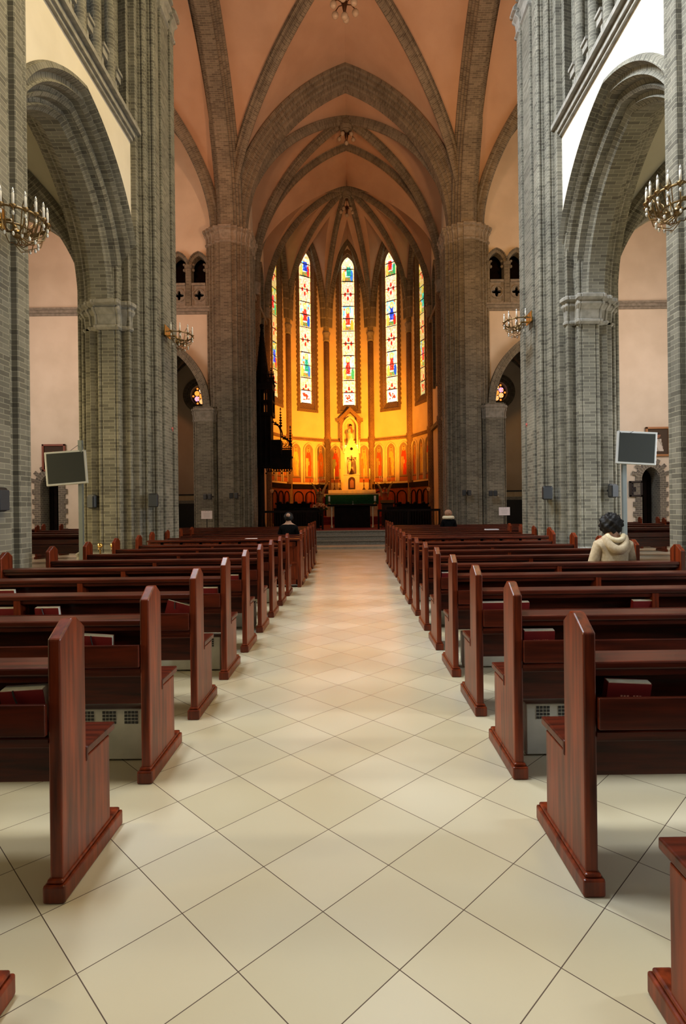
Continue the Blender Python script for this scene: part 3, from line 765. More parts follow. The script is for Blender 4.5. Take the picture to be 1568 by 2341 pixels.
for i in range(1, 6):
    T, L, mid = apse_wall(i)
    what = {1: 'far left', 2: 'left', 3: 'middle', 4: 'right', 5: 'far right'}[i]
    desc = ['pale yellow robe', 'red robe', 'orange tunic', 'golden cloak', 'crimson cloak', 'orange robe', 'red mantle', 'ochre habit', 'brown robe']
    pos = ([mid-.80, mid+.80] if i == 3 else [mid-.80, mid, mid+.80])
    for j, p in enumerate(pos):
        ordn = {2: ['left', 'right'], 3: ['left-hand', 'central', 'right-hand']}[len(pos)][j]
        mural('arched_mural', T, p, .30, H0+1.42, H0+3.15, MUR, 'arched painting of a haloed figure in %s, %s on the %s wall' % (desc[MUR % 9], ordn, what)); MUR += 1
    # wooden wainscot
    if i != 3:
        r = empty('wooden_wainscot', T(mid, .53, 0), 0, 'dark red wooden panelling below the murals on the %s apse wall' % what, 'panelling', 'apse panelling'); o = Vector(T(mid, .53, 0))
        f = lambda x, z, dd: tuple(Vector(T(x, z, dd))-o)
        m = MB(); m.prism([(.2, .53), (L-.2, .53), (L-.2, H0+1.05), (.2, H0+1.05)], lambda p: f(p[0], p[1], -.02), lambda p: f(p[0], p[1], -.14)); m.build('board', REDW, r)
        m = MB(); m.prism([(.15, H0+1.05), (L-.15, H0+1.05), (L-.15, H0+1.30), (.15, H0+1.30)], lambda p: f(p[0], p[1], -.0), lambda p: f(p[0], p[1], -.24)); m.build('cornice', DARKW, r)
        for k in range(3):
            xc = mid+(k-1)*.72; m = MB(); pts = [f(xc-.28, .6, -.16)]+[f(xc-.28*cos(a*pi/8), H0+.62+.28*sin(a*pi/8), -.16) for a in range(9)]+[f(xc+.28, .6, -.16)]
            m.tube(pts, .03, 6); m.build('panel_moulding', DARKW, r)
# columns at the apse angles
for i in range(0, 8):
    x, y = VX[i]; d = Vector((x, y-ZC)) if 1 <= i <= 6 else Vector((x, 0))
    d = d.normalized() if d.length else d; x -= d.x*.08; y -= d.y*.08
    m = MB(); m.lathe([(.26, 0), (.26, .53), (.19, .6), (.17, .7), (.17, H0+3.6), (.20, H0+3.65), (.20, H0+3.95), (.16, H0+4.0), (.16, H0+9.3)], (x, y, 0), 12)
    c = m.build('brick_column', BRICK_RED, None, True); c['kind'] = 'structure'
    m = MB(); m.lathe([(.17, 0), (.20, .05), (.17, .1), (.18, .3), (.225, .42), (.225, .50), (.17, .55)], (x, y, H0+9.35), 12); m.build('capital', STONE, c, True)
    m = MB(); m.lathe([(.15, 0), (.15, ZS-H0-9.9+.3)], (x, y, H0+9.9), 12); m.build('upper_shaft', BRICK, c, True)
# straight chancel side walls
for s in (-1, 1):
    m = MB(); wall_cut(m, (21.4, ZC), K(0), lambda y: ZS+RZ*.95*max(Pn((y-22.75)/1.4) if y < 24.1 else Pn((y-25.65)/1.55), .0)+.02, [(y-.5, y+.5, K(H0+5.8), parc(y, .5, .4, H0+10.5)) for y in (22.7, 25.6)], lambda y, z: (s*R_, y, z)); structure(m.build('wall_chancel_'+side[s], PLASTER))
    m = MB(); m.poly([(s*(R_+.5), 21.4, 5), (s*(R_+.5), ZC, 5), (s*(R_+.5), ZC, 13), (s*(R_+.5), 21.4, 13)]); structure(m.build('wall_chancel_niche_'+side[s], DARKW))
    m = MB()
    for y in (22.7, 25.6):
        arch(m, 'y', y, s*R_, H0+10.5, .45+.4, .4, [(.2, -s*.12), (0, -s*.12), (0, s*.4), (.2, s*.4)], 12)
        for q in (-1, 1): m.box(s*(R_-.12), s*(R_+.4), y+q*.45, y+q*.66, H0+5.6, H0+10.5)
        m.box(s*(R_-.05), s*(R_+.3), y-.05, y+.05, H0+5.6, H0+10.6)
    m.box(s*R_, s*(R_-.14), 21.4, ZC, H0+3.7, H0+3.88); m.box(s*R_, s*(R_-.14), 21.4, ZC, H0+9.0, H0+9.2)
    structure(m.build('trim_24', BRICK))
# ------------------------------------------------------------------ steps and sanctuary floor
m = MB(); m.box(-4.6, 4.6, 18.0, 27.4, 0, .07); structure(m.build('floor_platform', noise_mat('pale_stone_platform', (.40, .36, .28), (.5, .45, .36), 8, .4)))
for k, (y, z) in enumerate(((19.05, .22), (19.4, .375), (19.75, .53))):
    m = MB(); ye = (19.4, 19.75, 31.0)[k]; m.box(-3.55, 3.55, y, ye, .075, z-.035); m.box(-3.58, 3.58, y-.035, ye-(.036 if k < 2 else 0), z-.035, z)
    st = tag(m.build('stone_step', GRANITE), ['lowest', 'middle', 'top'][k]+' grey granite step leading up to the sanctuary', 'step', 'sanctuary steps')
m = MB(); m.box(-3.5, 3.5, 20.0, 31.0, .53, .545); c = tag(m.build('red_carpet', CARPET), 'dark red carpet covering the sanctuary floor behind the steps', 'carpet')
m = MB(); m.box(-2.6, 2.6, 26.3, 31.2, .545, .72); m.box(-2.4, 2.4, 26.7, 31.1, .72, .90); tag(m.build('altar_platform', CARPET), 'two red-carpeted platform steps carrying the high altar', 'platform')

# ------------------------------------------------------------------ pews
def make_pew(s, L, posts, prefix_label):
    root = empty('wooden_pew', (0, 0, 0), 0, prefix_label, 'pew')
    prof = [(.02, .07), (.02, .905), (.105, .962), (.135, .962), (.20, .915), (.20, .42), (.40, .42), (.40, .07)]
    for e, x0 in ((0, 0), (1, L-.045)):
        m = MB(); m.prism(prof, lambda p: (s*x0, p[0], p[1]), lambda p: (s*(x0+.045), p[0], p[1])); m.build('end_panel', WOODV, root, bevel=.006)
        m = MB(); m.box(s*(x0-.015), s*(x0+.062), 0, .49, 0, .062); m.box(s*(x0-.006), s*(x0+.052), .008, .482, .062, .078); m.build('foot', WOODV, root, bevel=.010)
    m = MB(); m.box(s*-.004, s*L, .20, .445, .425, .458); m.box(s*-.004, s*.045, .195, .21, .40, .458); m.build('seat', WOODH, root, bevel=.006)
    m = MB(); m.box(s*.045, s*(L-.045), .035, .185, .772, .802); m.box(s*.045, s*(L-.045), .05, .075, .745, .772); m.build('top_rail', WOODH, root, bevel=.007)
    m = MB(); m.prism([(.13, .772), (.155, .772), (.225, .455), (.20, .455)], lambda p: (s*.045, p[0], p[1]), lambda p: (s*(L-.045), p[0], p[1])); m.build('backrest', WOODH, root)
    r = MB(); r.box(s*.045, s*(L-.045), .0, .018, .575, .685); rk = r.build('book_rack', WOODH, root, bevel=.003)
    r = MB(); r.box(s*.045, s*(L-.045), .018, .17, .545, .560); r.build('rack_shelf', WOODH, rk)
    m = MB(); m.box(s*.045, s*(L-.045), .05, .10, .515, .545); m.build('kneeler_rail', WOODH, root, bevel=.004)
    m = MB(); m.box(s*.045, s*(L-.045), .17, .192, .34, .52); m.build('lower_board', WOODH, root)
    for p in posts:
        m = MB(); m.box(s*p, s*(p+.04), .04, .15, .545, .772); m.build('rail_post', WOODV, root)
    return root
LS, LL = 2.35, 4.2
HID = []
protos = {}
ORD = ['nearest', 'second', 'third', 'fourth', 'fifth', 'sixth', 'seventh', 'eighth', 'ninth', 'tenth', 'eleventh', 'twelfth', 'thirteenth', 'fourteenth', 'fifteenth', 'sixteenth', 'seventeenth', 'eighteenth', 'nineteenth']
rows = [(1.89+.82*k-.82, 0) for k in range(10)]+[(9.70+.82*k, 1) for k in range(5)]+[(13.95+.82*k, 2) for k in range(4)]
# one prototype per side and length, then copies that share its meshes
def pew_at(s, kind, loc, label, group, rz=0):
    key = (s, kind)
    if key not in protos:
        L = {0: LS, 1: 2.7, 2: LL, 3: 2.6}[kind]
        o = protos[key] = make_pew(s, L, {0: [1.15], 1: [1.3], 2: [1.4, 2.8], 3: [1.3]}[kind], label)
    else: o = copy_tree(protos[key])
    o.location = loc; o.rotation_euler = (0, 0, rz); tag(o, label, 'pew', group); return o
for i, (y, g) in enumerate(rows):
    for s in (-1, 1):
        base = {-1: 1.018, 1: .80}[s]
        if i == 0: base = {-1: .965, 1: .818}[s]; y -= .017
        x = {0: base-.006*i*(1 if s < 0 else 0), 1: .86, 2: 1.04}[g]
        kind = 0 if y < 8.9 else (1 if y < 12.4 else 2)
        if y > 9 and y < 12.4: kind = 1
        lab = 'red-brown wooden pew, %s from the camera %s of the aisle' % (ORD[i], side[s])
        if i == 0: lab = 'wooden pew showing only its seat corner at the bottom %s corner of the picture' % side[s]
        pew_at(s, kind, (s*x, y, 0), lab, 'pews %s of the aisle' % side[s])
# panelled fronts at the gap between the pew groups
for s in (-1, 1):
    r = empty('prayer_desk', (s*.87, 9.40, 0), 0, 'panelled dark wooden prayer desk front closing the far pew block, %s of the aisle' % side[s], 'desk', 'prayer desks')
    m = MB(); m.box(0, s*2.6, .04, .07, .05, .80); m.build('front_board', WOODV, r)
    m = MB()
    for k in range(8): m.box(s*(.02+k*.33), s*(.07+k*.33), .015, .04, .05, .78)
    m.box(0, s*2.6, .015, .04, .05, .13); m.box(0, s*2.6, .015, .04, .70, .78); m.box(0, s*2.6, .018, .04, .40, .44); m.build('panel_frame', WOODV, r)
    m = MB(); m.box(0, s*2.6, -.04, .16, .80, .83); m.build('desk_top', WOODH, r, bevel=.005)
    m = MB(); m.box(-s*.012, s*.05, 0, .28, 0, .80); m.build('end_panel', WOODV, r, bevel=.006)
# pews in the transepts
for s in (-1, 1):
    for k, y in enumerate((12.9, 14.2, 15.5, 16.8)):
        for j, x in enumerate((6.3, 9.4)):
            pew_at(s, 3, (s*x, y, 0), 'small dark wooden pew in the %s transept, %s row, %s block' % (side[s], ['nearest', 'second', 'third', 'farthest'][k], ['inner', 'outer'][j]), '%s transept pews' % side[s])

# ------------------------------------------------------------------ heaters under the pews
def heater(s, x0, x1, y, label):
    r = empty('floor_heater', (s*x0, y, 0), 0, label, 'heater', 'heaters under the pews'); w = x1-x0
    m = MB(); m.box(0, s*w, 0, .14, 0.012, .285); m.build('casing', HEATER, r, bevel=.006)
    k = 0; g = .055
    while g+.1 < w and k < 8:
        m = MB()
        for a in range(4):
            for b in range(4): m.box(s*(g+a*.019), s*(g+a*.019+.014), -.003, .002, .205+b*.018, .205+b*.018+.013)
        m.build('vent_grille', BLACK, r); g += .118; k += 1
for s in (-1, 1):
    for n, i in enumerate((2, 4, 6, 8)):
        y = rows[i][0]+.25; heater(s, {-1: 1.10, 1: .93}[s], 2.6, y, 'pale metal heater with square vents under the %s pew on the %s of the aisle' % (ORD[i], side[s]))

# ------------------------------------------------------------------ hymn books
def book(x, row, s, label, rx=0, ry=0, big=False, w=.155, dz=0, cover=REDCOVER, ribbon=True, title=False):
    y = rows[row][0]+.072
    r = empty('hymn_book', (x, y, .561+dz), 0, label, 'book', 'hymn books in the pew racks'); r.rotation_euler = (radians(10+rx), radians(ry), 0)
    t = .044 if big else .032; h = .162
    m = MB(); m.box(-w/2, w/2, 0, .003, 0, h); m.box(-w/2, w/2, t-.003, t, 0, h+.004); m.box(-w/2, -w/2+.004, 0, t, 0, h); m.build('cover', cover, r, bevel=.001)
    m = MB(); m.box(-w/2+.004, w/2-.002, .003, t-.003, .004, h+.003); m.build('pages', PAPER, r)
    if ribbon: m = MB(); m.tube([(-w*.2, .012, h), (-w*.18, -.002, h), (-w*.16, -.004, h-.02), (-w*.12, -.004, h-.045)], .003, 4); m.build('ribbon', BLKRIB, r)
    if title:
        m = MB()
        for k in range(7):
            if k != 3: m.box(-w*.18+k*.011, -w*.18+k*.011+.007, -.001, .001, h-.05, h-.044)
        m.build('title', GOLDLET, r)
    return r
def px(u, row): return (u-801)*(rows[row][0]+.05)/1260
for (u, row, lab, kw) in [
    (50, 1, 'thick red hymn book with black ribbon, in the nearest full left pew', dict(big=True, ry=-3)),
    (213, 2, 'hymn book with ribbon half hidden behind the nearest left pew end', dict(ry=4)),
    (104, 3, 'hymn book in the rack of the third full left pew, towards the left edge', dict()),
    (14, 3, 'hymn book cut by the left picture edge in the third full left pew', dict(ribbon=False)),
    (392, 3, 'tilted hymn book leaning beside the pew end on the left', dict(ry=16, dz=.03)),
    (8, 4, 'flat pale hymn book at the left picture edge, fourth full left pew', dict(ribbon=False)),
    (473, 4, 'hymn book beside the aisle in the fourth full left pew', dict(ribbon=False)),
    (525, 5, 'small hymn book beside the aisle in the fifth full left pew', dict(ribbon=False)),
    (1428, 1, 'red hymn book with worn gold title in the nearest full right pew', dict(title=True, ry=3, ribbon=False)),
    (1229, 2, 'dark red hymn book in the second full right pew, near its end panel', dict(title=True, ribbon=False)),
    (1126, 3, 'hymn book beside the aisle in the third full right pew', dict(ribbon=False)),
    (1471, 3, 'open pale hymn book far along the third full right pew', dict(ribbon=False)),
    (1195, 3, 'small pale booklet just right of the second right pew end', dict(ribbon=False, w=.07)),
    (1017, 5, 'thin pale booklet beside the aisle in the fifth full right pew', dict(ribbon=False, w=.08)),
    (960, 9, 'pale hymn book lying far up the right pews', dict(ribbon=False, w=.28))]:
    book(px(u, row), row, 1, lab, **kw)
def paper(x, y, z, w, label):
    m = MB(); m.box(-w/2, w/2, -.08, .08, 0, .02); o = m.build('loose_booklet', WHITEPAPER); o.location = (x, y, z); tag(o, label, 'booklet', 'booklets left on the pews')
paper((1118-801)*12.8/1260, 12.6, .803, .30, 'white booklet lying on a far pew right of the aisle')
paper((580-801)*10.1/1260, 9.80, .803, .20, 'cream booklet lying on a far pew left of the aisle')

# ------------------------------------------------------------------ people
def skin_obj(name, mt, verts, edges, radii, parent, root=0, sub=2):
    me = bpy.data.meshes.new(name); me.from_pydata(verts, edges, []); me.materials.append(mt)
    o = bpy.data.objects.new(name, me); COL.objects.link(o); o.parent = parent
    md = o.modifiers.new('skin', 'SKIN'); md.use_smooth_shade = True
    me.skin_vertices.new(name='') if not me.skin_vertices else None
    for i, r in enumerate(radii):
        v = me.skin_vertices[0].data[i]; v.radius = (r, r) if not isinstance(r, tuple) else r; v.use_root = (i == root)
    sb = o.modifiers.new('sub', 'SUBSURF'); sb.levels = sub; sb.render_levels = sub
    return o
def person(x, y, label, coat, hairm, trousers, hair='full', bow=0.0, scale=1.0):
    root = empty('person', (x, y, 0), 0, label, 'person'); root.scale = (scale,)*3
    # body: seated, facing +y (towards the altar), pelvis on the seat
    V = [(0, 0, .56), (0, .0, .72), (0, .01, .88), (0, 0, .99), (0, .02, 1.05), (0, .035, 1.12), (0, .05, 1.19)]
    E = [(i, i+1) for i in range(6)]; Rr = [(.15, .12), (.13, .10), (.15, .11), (.10, .08), (.048, .048), (.062, .075), (.060, .078)]
    for q in (-1, 1):
        b = len(V)
        V += [(q*.13, 0, .95), (q*.19, .02, .72), (q*.15, .24, .64), (q*.07, .30, .63)]; Rr += [.06, .045, .034, .026]; E += [(3, b), (b, b+1), (b+1, b+2), (b+2, b+3)]
        for k in range(4):
            f = len(V); a = q*(.06-.02*k); V += [(a*.9, .34, .635), (a*.7, .37, .62)]; Rr += [.010, .008]; E += [(b+3, f), (f, f+1)]
        f = len(V); V += [(q*.09, .33, .655)]; Rr += [.011]; E += [(b+3, f)]
        b = len(V); V += [(q*.10, .12, .54), (q*.11, .42, .52), (q*.11, .44, .12), (q*.11, .54, .06)]; Rr += [.085, .062, .042, .035]; E += [(0, b), (b, b+1), (b+1, b+2), (b+2, b+3)]
    skin_obj('body', SKIN, V, E, Rr, root)
    m = MB(); m.ball((0, .125, 1.15), .014, 6, 4, (1, 1, 1.5))
    for q in (-1, 1): m.ball((q*.078, .045, 1.15), .018, 6, 4, (.5, 1, 1.4))
    m.build('ears_and_nose', SKIN, root, True)
    # trousers
    V = [(0, 0, .55)]; E = []; Rr = [.155]
    for q in (-1, 1): b = len(V); V += [(q*.10, .12, .545), (q*.11, .42, .525), (q*.11, .44, .14)]; Rr += [.095, .075, .06]; E += [(0, b), (b, b+1), (b+1, b+2)]
    skin_obj('trousers', trousers, V, E, Rr, root)
    # coat
    V = [(0, 0, .54), (0, 0, .72), (0, .005, .87), (0, 0, .97), (0, .01, 1.035)]; E = [(i, i+1) for i in range(4)]; Rr = [(.165, .13), (.155, .12), (.155, .12), (.11, .09), (.065, .065)]
    for q in (-1, 1): b = len(V); V += [(q*.145, -.005, .935), (q*.195, .02, .74), (q*.13, .22, .65)]; Rr += [.068, .058, .045]; E += [(3, b), (b, b+1), (b+1, b+2)]
    skin_obj('coat', coat, V, E, Rr, root)
    return root
def hairball(root, c, r, mt, sc=(1, 1, 1), bump=.012, seed=1):
    random.seed(seed); m = MB(); rows = []; n, k = 44, 28
    for i in range(k+1):
        ph = pi*i/k; row = []
        for j in range(n):
            a = 2*pi*j/n; rr = r+bump*(.45*sin(a*9+i*.9+seed)+.45*sin(a*5-i*.7)+random.uniform(-.22, .22))
            row.append((c[0]+rr*sc[0]*sin(ph)*cos(a), c[1]+rr*sc[1]*sin(ph)*sin(a), c[2]+rr*sc[2]*cos(ph)))
        rows.append(row)
    m.grid(rows, None, True); return m.build('hair', mt, root, True)
BEIGE = noise_mat('beige_fleece', (.46, .37, .25), (.56, .47, .33), 40, .95)
CREAM = noise_mat('cream_fleece_lining', (.68, .58, .38), (.80, .72, .52), 60, .98)
BLKHAIR = noise_mat('black_hair', (.004, .004, .005), (.012, .011, .012), 80, .6)
NAVY = noise_mat('black_wool_coat', (.003, .003, .003), (.007, .007, .008), 40, .95, 0, .05)
DENIM = mat('dark_trousers', (.02, .02, .03), .9)
p = person(2.64, 5.555, 'person with curly black hair in a beige hooded fleece, seated in the right pews', BEIGE, BLKHAIR, DENIM)
hairball(p, (0, .035, 1.150), .104, BLKHAIR, (1.03, 1, 1.02), .018, 3)
m = MB()   # hood lying on the back
rowsH = []
for i in range(13):
    a = pi*i/12; rr = .034+.014*sin(a)
    cx_, cy_, cz_ = -.095*cos(a), -.04-.085*sin(a), 1.03-.13*sin(a)
    t = Vector((.125*sin(a), -.085*cos(a), -.13*cos(a))).normalized(); u_ = t.cross(Vector((0, -.6, .8))).normalized(); w_ = t.cross(u_)
    rowsH.append([Vector((cx_, cy_, cz_))+(u_*cos(2*pi*k/10)+w_*sin(2*pi*k/10))*rr for k in range(10)])
b = m.grid(rowsH, None, True); m.face([b+k for k in range(10)][::-1]); m.face([b+120+k for k in range(10)])
m.build('hood', BEIGE, p, True)
m = MB(); rr2 = []
for i in range(13):
    a = pi*i/12; rr2.append((-.08*cos(a), -.045-.055*sin(a), 1.045-.05*sin(a)))
m.tube(rr2, [.026]*13, 8); m.build('hood_lining', CREAM, p, True)
p = person(-1.32, 11.71, 'person in a black coat with greying hair, seated beside the aisle on the left', NAVY, BLKHAIR, DENIM)
hairball(p, (0, .035, 1.165), .098, BLKHAIR, (1, 1, 1.05), .006, 5)
m = MB(); m.ball((0, -.03, 1.20), .048, 12, 8); m.build('bald_patch', SKIN, p, True)
p = person(2.69, 15.14, 'person with light brown hair and pale fur collar in the far right pews', NAVY, BLKHAIR, DENIM)
BRHAIR = noise_mat('light_brown_hair', (.30, .15, .09), (.42, .24, .15), 60, .7)
hairball(p, (0, .035, 1.17), .098, BRHAIR, (1.05, 1, .95), .005, 8)
m = MB(); m.tube([(.12*cos(a), .03+.12*sin(a), 1.045) for a in [2*pi*k/16 for k in range(17)]], .05, 8, False); m.build('fur_collar', CREAM, p, True)

# ------------------------------------------------------------------ screens on poles
def screen(s, x, y, zc, w, h, rz, tilt, pole_x, label):
    r = empty('display_screen', (pole_x, y+.08, 0), 0, label, 'screen')
    m = MB(); m.box(-.035, .035, -.03, .03, 0, 2.55); m.box(-.16, .16, -.16, .16, 0, .03); m.build('pole', GREYM, r, bevel=.004)
    m = MB(); m.tube([(0, 0, 2.5), (s*.12, -.1, zc+h/2)], .004, 5); m.tube([(0, 0, 2.54), (-s*.12, -.1, zc+h/2)], .004, 5); m.build('cable', BLACK, r)
    f = empty('monitor', (x-pole_x, -.10, zc)); f.parent = r; f.rotation_euler = (tilt, radians(s*5), rz)
    m = MB(); m.box(-w/2, w/2, 0, .06, -h/2, h/2); m.build('casing', SILVER, f, bevel=.006)
    m = MB(); m.box(-w/2+.03, w/2-.03, -.004, .004, -h/2+.032, h/2-.032); m.build('glass', SCREEN, f)
    m = MB(); m.box(-.06, .06, .06, .10, -.1, .1); m.build('bracket', BLACK, f)
    return r
screen(-1, -4.78, 9.3, 2.08, .64, .575, radians(12), radians(-6), -4.58, 'switched-off silver screen on a grey pole left of the left brick pillar')
screen(1, 4.83, 9.3, 2.30, .62, .56, radians(-12), radians(-6), 4.66, 'switched-off silver screen on a grey pole right of the right brick pillar')

# ------------------------------------------------------------------ loudspeakers
def speaker(x, y, z, rz, label, sz=1.0, box=False):
    r = empty('loudspeaker', (x, y, z), rz, label, 'loudspeaker', 'loudspeakers on the pillars')
    m = MB(); m.box(-.09*sz, .09*sz, -.03, .06*sz, -.13*sz, .12*sz); m.build('cabinet', BLACK, r, bevel=.03*sz)
    m = MB(); m.box(-.075*sz, .075*sz, -.045, -.03, -.115*sz, .09*sz); m.build('grille', mat('speaker_grille', (.03, .034, .04), .6), r, bevel=.006)
    m = MB(); m.box(-.03, .03, .06*sz, .22, -.02, .02); m.build('bracket', BLACK, r)
for a in [(-3.56, 9.95, 1.53, .15, 'black loudspeaker on the nave side of the left brick pillar'), (3.56, 9.95, 1.58, -.15, 'black loudspeaker on the nave side of the right brick pillar'),
          (-4.62, 9.85, 1.52, -.5, 'black loudspeaker low on the left pillar, behind the left screen'), (4.68, 9.80, 1.60, .5, 'black loudspeaker on the right pillar, behind the right screen'),
          (-3.52, 5.55, 1.48, pi/2, 'black loudspeaker on the pillar at the left picture edge')]: speaker(*a)
for s in (-1, 1):
    for x, z in ((4.04, 1.83), (4.22, 1.83), (4.96, 1.80), (5.12, 1.80)):
        y = 19.55 if x < 4.5 else 19.45
        speaker(s*x, y, z, .3 if int(x*100) % 4 else -.3, 'small black loudspeaker on the far %s pillar, %s' % (side[s], 'left one of its pair' if (x in (4.04, 4.96)) == (s > 0) else 'right one of its pair') + (', nave side' if x < 4.5 else ', chapel side'), .8)

# ------------------------------------------------------------------ wall chandeliers
def chandelier(s, x, y, z, label, nlit=9):
    r = empty('wall_chandelier', (x, y, z), 0, label, 'chandelier', 'brass wall chandeliers')
    m = MB(); R = .30
    arc = [(-s*R*cos(a), R*sin(a), 0) for a in [(-.5+k/16)*pi*1.25 for k in range(17)]]
    m.tube([(q[0]*1.0, q[1], 0) for q in arc], .012, 6, False)
    m.tube([(q[0]*.55, q[1]*.55, -.10) for q in arc], .010, 6, False)
    m.tube([(s*.28, 0, .02), (s*.02, 0, .0), (-s*.05, 0, -.12)], .02, 8); m.ball((-s*.03, 0, -.13), .05, 10, 8); m.build('brass_frame', DKBRASS, r, True)
    m = MB(); 
    for k in (-1, 0, 1): m.box(s*.17, s*.19, k*.11-.045, k*.11+.045, -.02, .18)
    m.build('back_plate', GOLD, r, bevel=.006)
    for k in range(nlit):
        a = (-.5+(k+.5)/nlit)*pi*1.2; cx_, cy_ = -s*R*cos(a), R*sin(a)
        arm = MB(); arm.tube([(0, 0, -.12), (cx_*.5, cy_*.5, -.17), (cx_*.9, cy_*.9, -.12), (cx_, cy_, -.02), (cx_, cy_, .01)], .007, 5)
        arm.tube([(cx_*.6, cy_*.6, -.15), (cx_*.75, cy_*.75, .05), (cx_*.9, cy_*.9, .10), (cx_*.98, cy_*.98, .05)], .005, 5); arm.lathe([(.012, -.02), (.032, 0), (.034, .012), (.02, .016)], (cx_, cy_, 0), 8)
        o = arm.build('arm', DKBRASS, r, True)
        cd = MB(); cd.lathe([(.013, .012), (.013, .12), (.010, .125)], (cx_, cy_, 0), 8); cd.build('candle', WHITE, o, True)
        cd = MB(); cd.lathe([(.006, .12), (.013, .135), (.010, .155), (.001, .178)], (cx_, cy_, 0), 8); cd.build('bulb', CRYST, o, True)
        cd = MB(); cd.ball((cx_, cy_, -.06), .016, 6, 4, (1, 1, 1.5)); cd.build('glass_drop', CRYST, o, True)
        cd = MB(); cd.ball((cx_*.72, cy_*.72, -.22), .014, 6, 4, (1, 1, 1.6)); cd.build('glass_drop', CRYST, o, True)
    m = MB()
    for k in range(5):
        a = (-.5+(k+.5)/5)*pi*1.1; m.tube([(-s*.28*cos(a), .28*sin(a), -.05), (-s*.24*cos(a), .24*sin(a), -.20), (-s*.1*cos(a), .1*sin(a), -.27), (0, 0, -.22)], .005, 5)
    m.build('lower_scroll', DKBRASS, r)
chandelier(-1, -3.30, 5.45, H0+2.88, 'brass candle chandelier with glass drops on the pillar at the left picture edge', 11)
chandelier(1, 3.30, 5.45, H0+3.02, 'brass candle chandelier with glass drops on the pillar at the right picture edge', 11)
chandelier(-1, -3.30, 10.6, H0+3.34, 'smaller looking brass chandelier on the middle left pillar', 7)
chandelier(1, 3.30, 10.6, H0+3.52, 'smaller looking brass chandelier on the middle right pillar', 7)
def globes(x, y, z, top, label, R=.26, r=.085, n=5):
    o = empty('globe_chandelier', (x, y, z), 0, label, 'chandelier', 'hanging globe chandeliers')
    m = MB(); m.tube([(0, 0, top-z), (0, 0, .1)], .018, 6); m.ball((0, 0, .45), .07, 8, 6); m.lathe([(.03, -.25), (.07, -.05), (.10, .05), (.04, .15)], n=10)
    for k in range(n): a = 2*pi*k/n+.4; m.tube([(0, 0, 0), (R*.6*cos(a), R*.6*sin(a), .06), (R*cos(a), R*sin(a), -.02)], .014, 6)
    m.build('metal_frame', BRONZE, o, True)
    for k in range(n):
        a = 2*pi*k/n+.4; g = MB(); g.ball((R*cos(a), R*sin(a), -.12), r, 12, 8); g.build('globe', GLOBE, o, True)
    g = MB(); g.ball((0, 0, -.33), r, 12, 8); g.build('globe', GLOBE, o, True)
globes(0, 15.72, H0+14.35, ZS+RISE, 'globe chandelier at the very top of the picture, hanging from the crossing vault', .34, .10, 6)
globes(0.02, 22.4, H0+15.15, ZS+RZ, 'upper small globe chandelier hanging in front of the apse', .30)
globes(0, 27.2, H0+14.75, ZS+RZ, 'lower small globe chandelier hanging inside the apse vault', .30)

# ------------------------------------------------------------------ sanctuary
FZ = .545
# communion rail
for s in (-1, 1):
    r = empty('altar_rail', (0, 20.35, .53), 0, 'black iron altar rail with thin balusters, %s part' % side[s], 'railing', 'altar rail')
    m = MB(); m.box(s*1.0, s*3.3, -.04, .04, .66, .74); m.box(s*1.0, s*3.3, -.02, .02, .08, .11); m.build('handrail', DARKW, r)
    m = MB()
    for k in range(24): x = 1.05+k*.096; m.box(s*x, s*(x+.016), -.008, .008, .0, .66)
    m.build('baluster_row', DARKW, r)
    for x in (1.0, 2.1, 3.25): m = MB(); m.box(s*x, s*(x+.06), -.03, .03, 0, .72); m.build('post', DARKW, r)
# front altar table
r = empty('front_altar', (.07, 22.4, FZ), 0, 'dark altar table standing in front of the high altar', 'altar')
m = MB(); m.box(-1.0, 1.0, -.45, .45, .86, .93); m.build('table_top', DARKW, r, bevel=.01)
m = MB(); m.box(-.72, .72, -.32, .32, 0, .86); m.build('body', DARKW, r)
for x in (-.86, .80):
    m = MB(); m.lathe([(.05, 0), (.05, .05), (.025, .1), (.025, .7), (.05, .8), (.05, .86)], (x+.03, -.3, 0), 10); m.build('column', MARBLE, r, True)
for x, l in ((-.93, 'left'), (.93, 'right')):
    m = MB(); m.lathe([(.07, 0), (.05, .03), (.02, .06), (.02, .12), (.05, .13)], n=10); o = m.build('altar_candle', DKBRASS, None, True); o.location = (.07+x, 22.3, FZ+.93); tag(o, 'thick white candle at the %s end of the front altar' % l, 'candle', 'front altar candles')
    m = MB(); m.lathe([(.042, .13), (.042, .34), (.03, .345)], n=12); m.build('wax', WHITE, o, True)
m = MB(); m.box(-.03, .03, -.02, .02, 0, .02); m.box(-.004, .004, -.004, .004, .02, .14); o = m.build('small_cross', WHITE); o.location = (.1, 22.2, FZ+.93); tag(o, 'tiny pale standing cross in the middle of the front altar', 'cross')
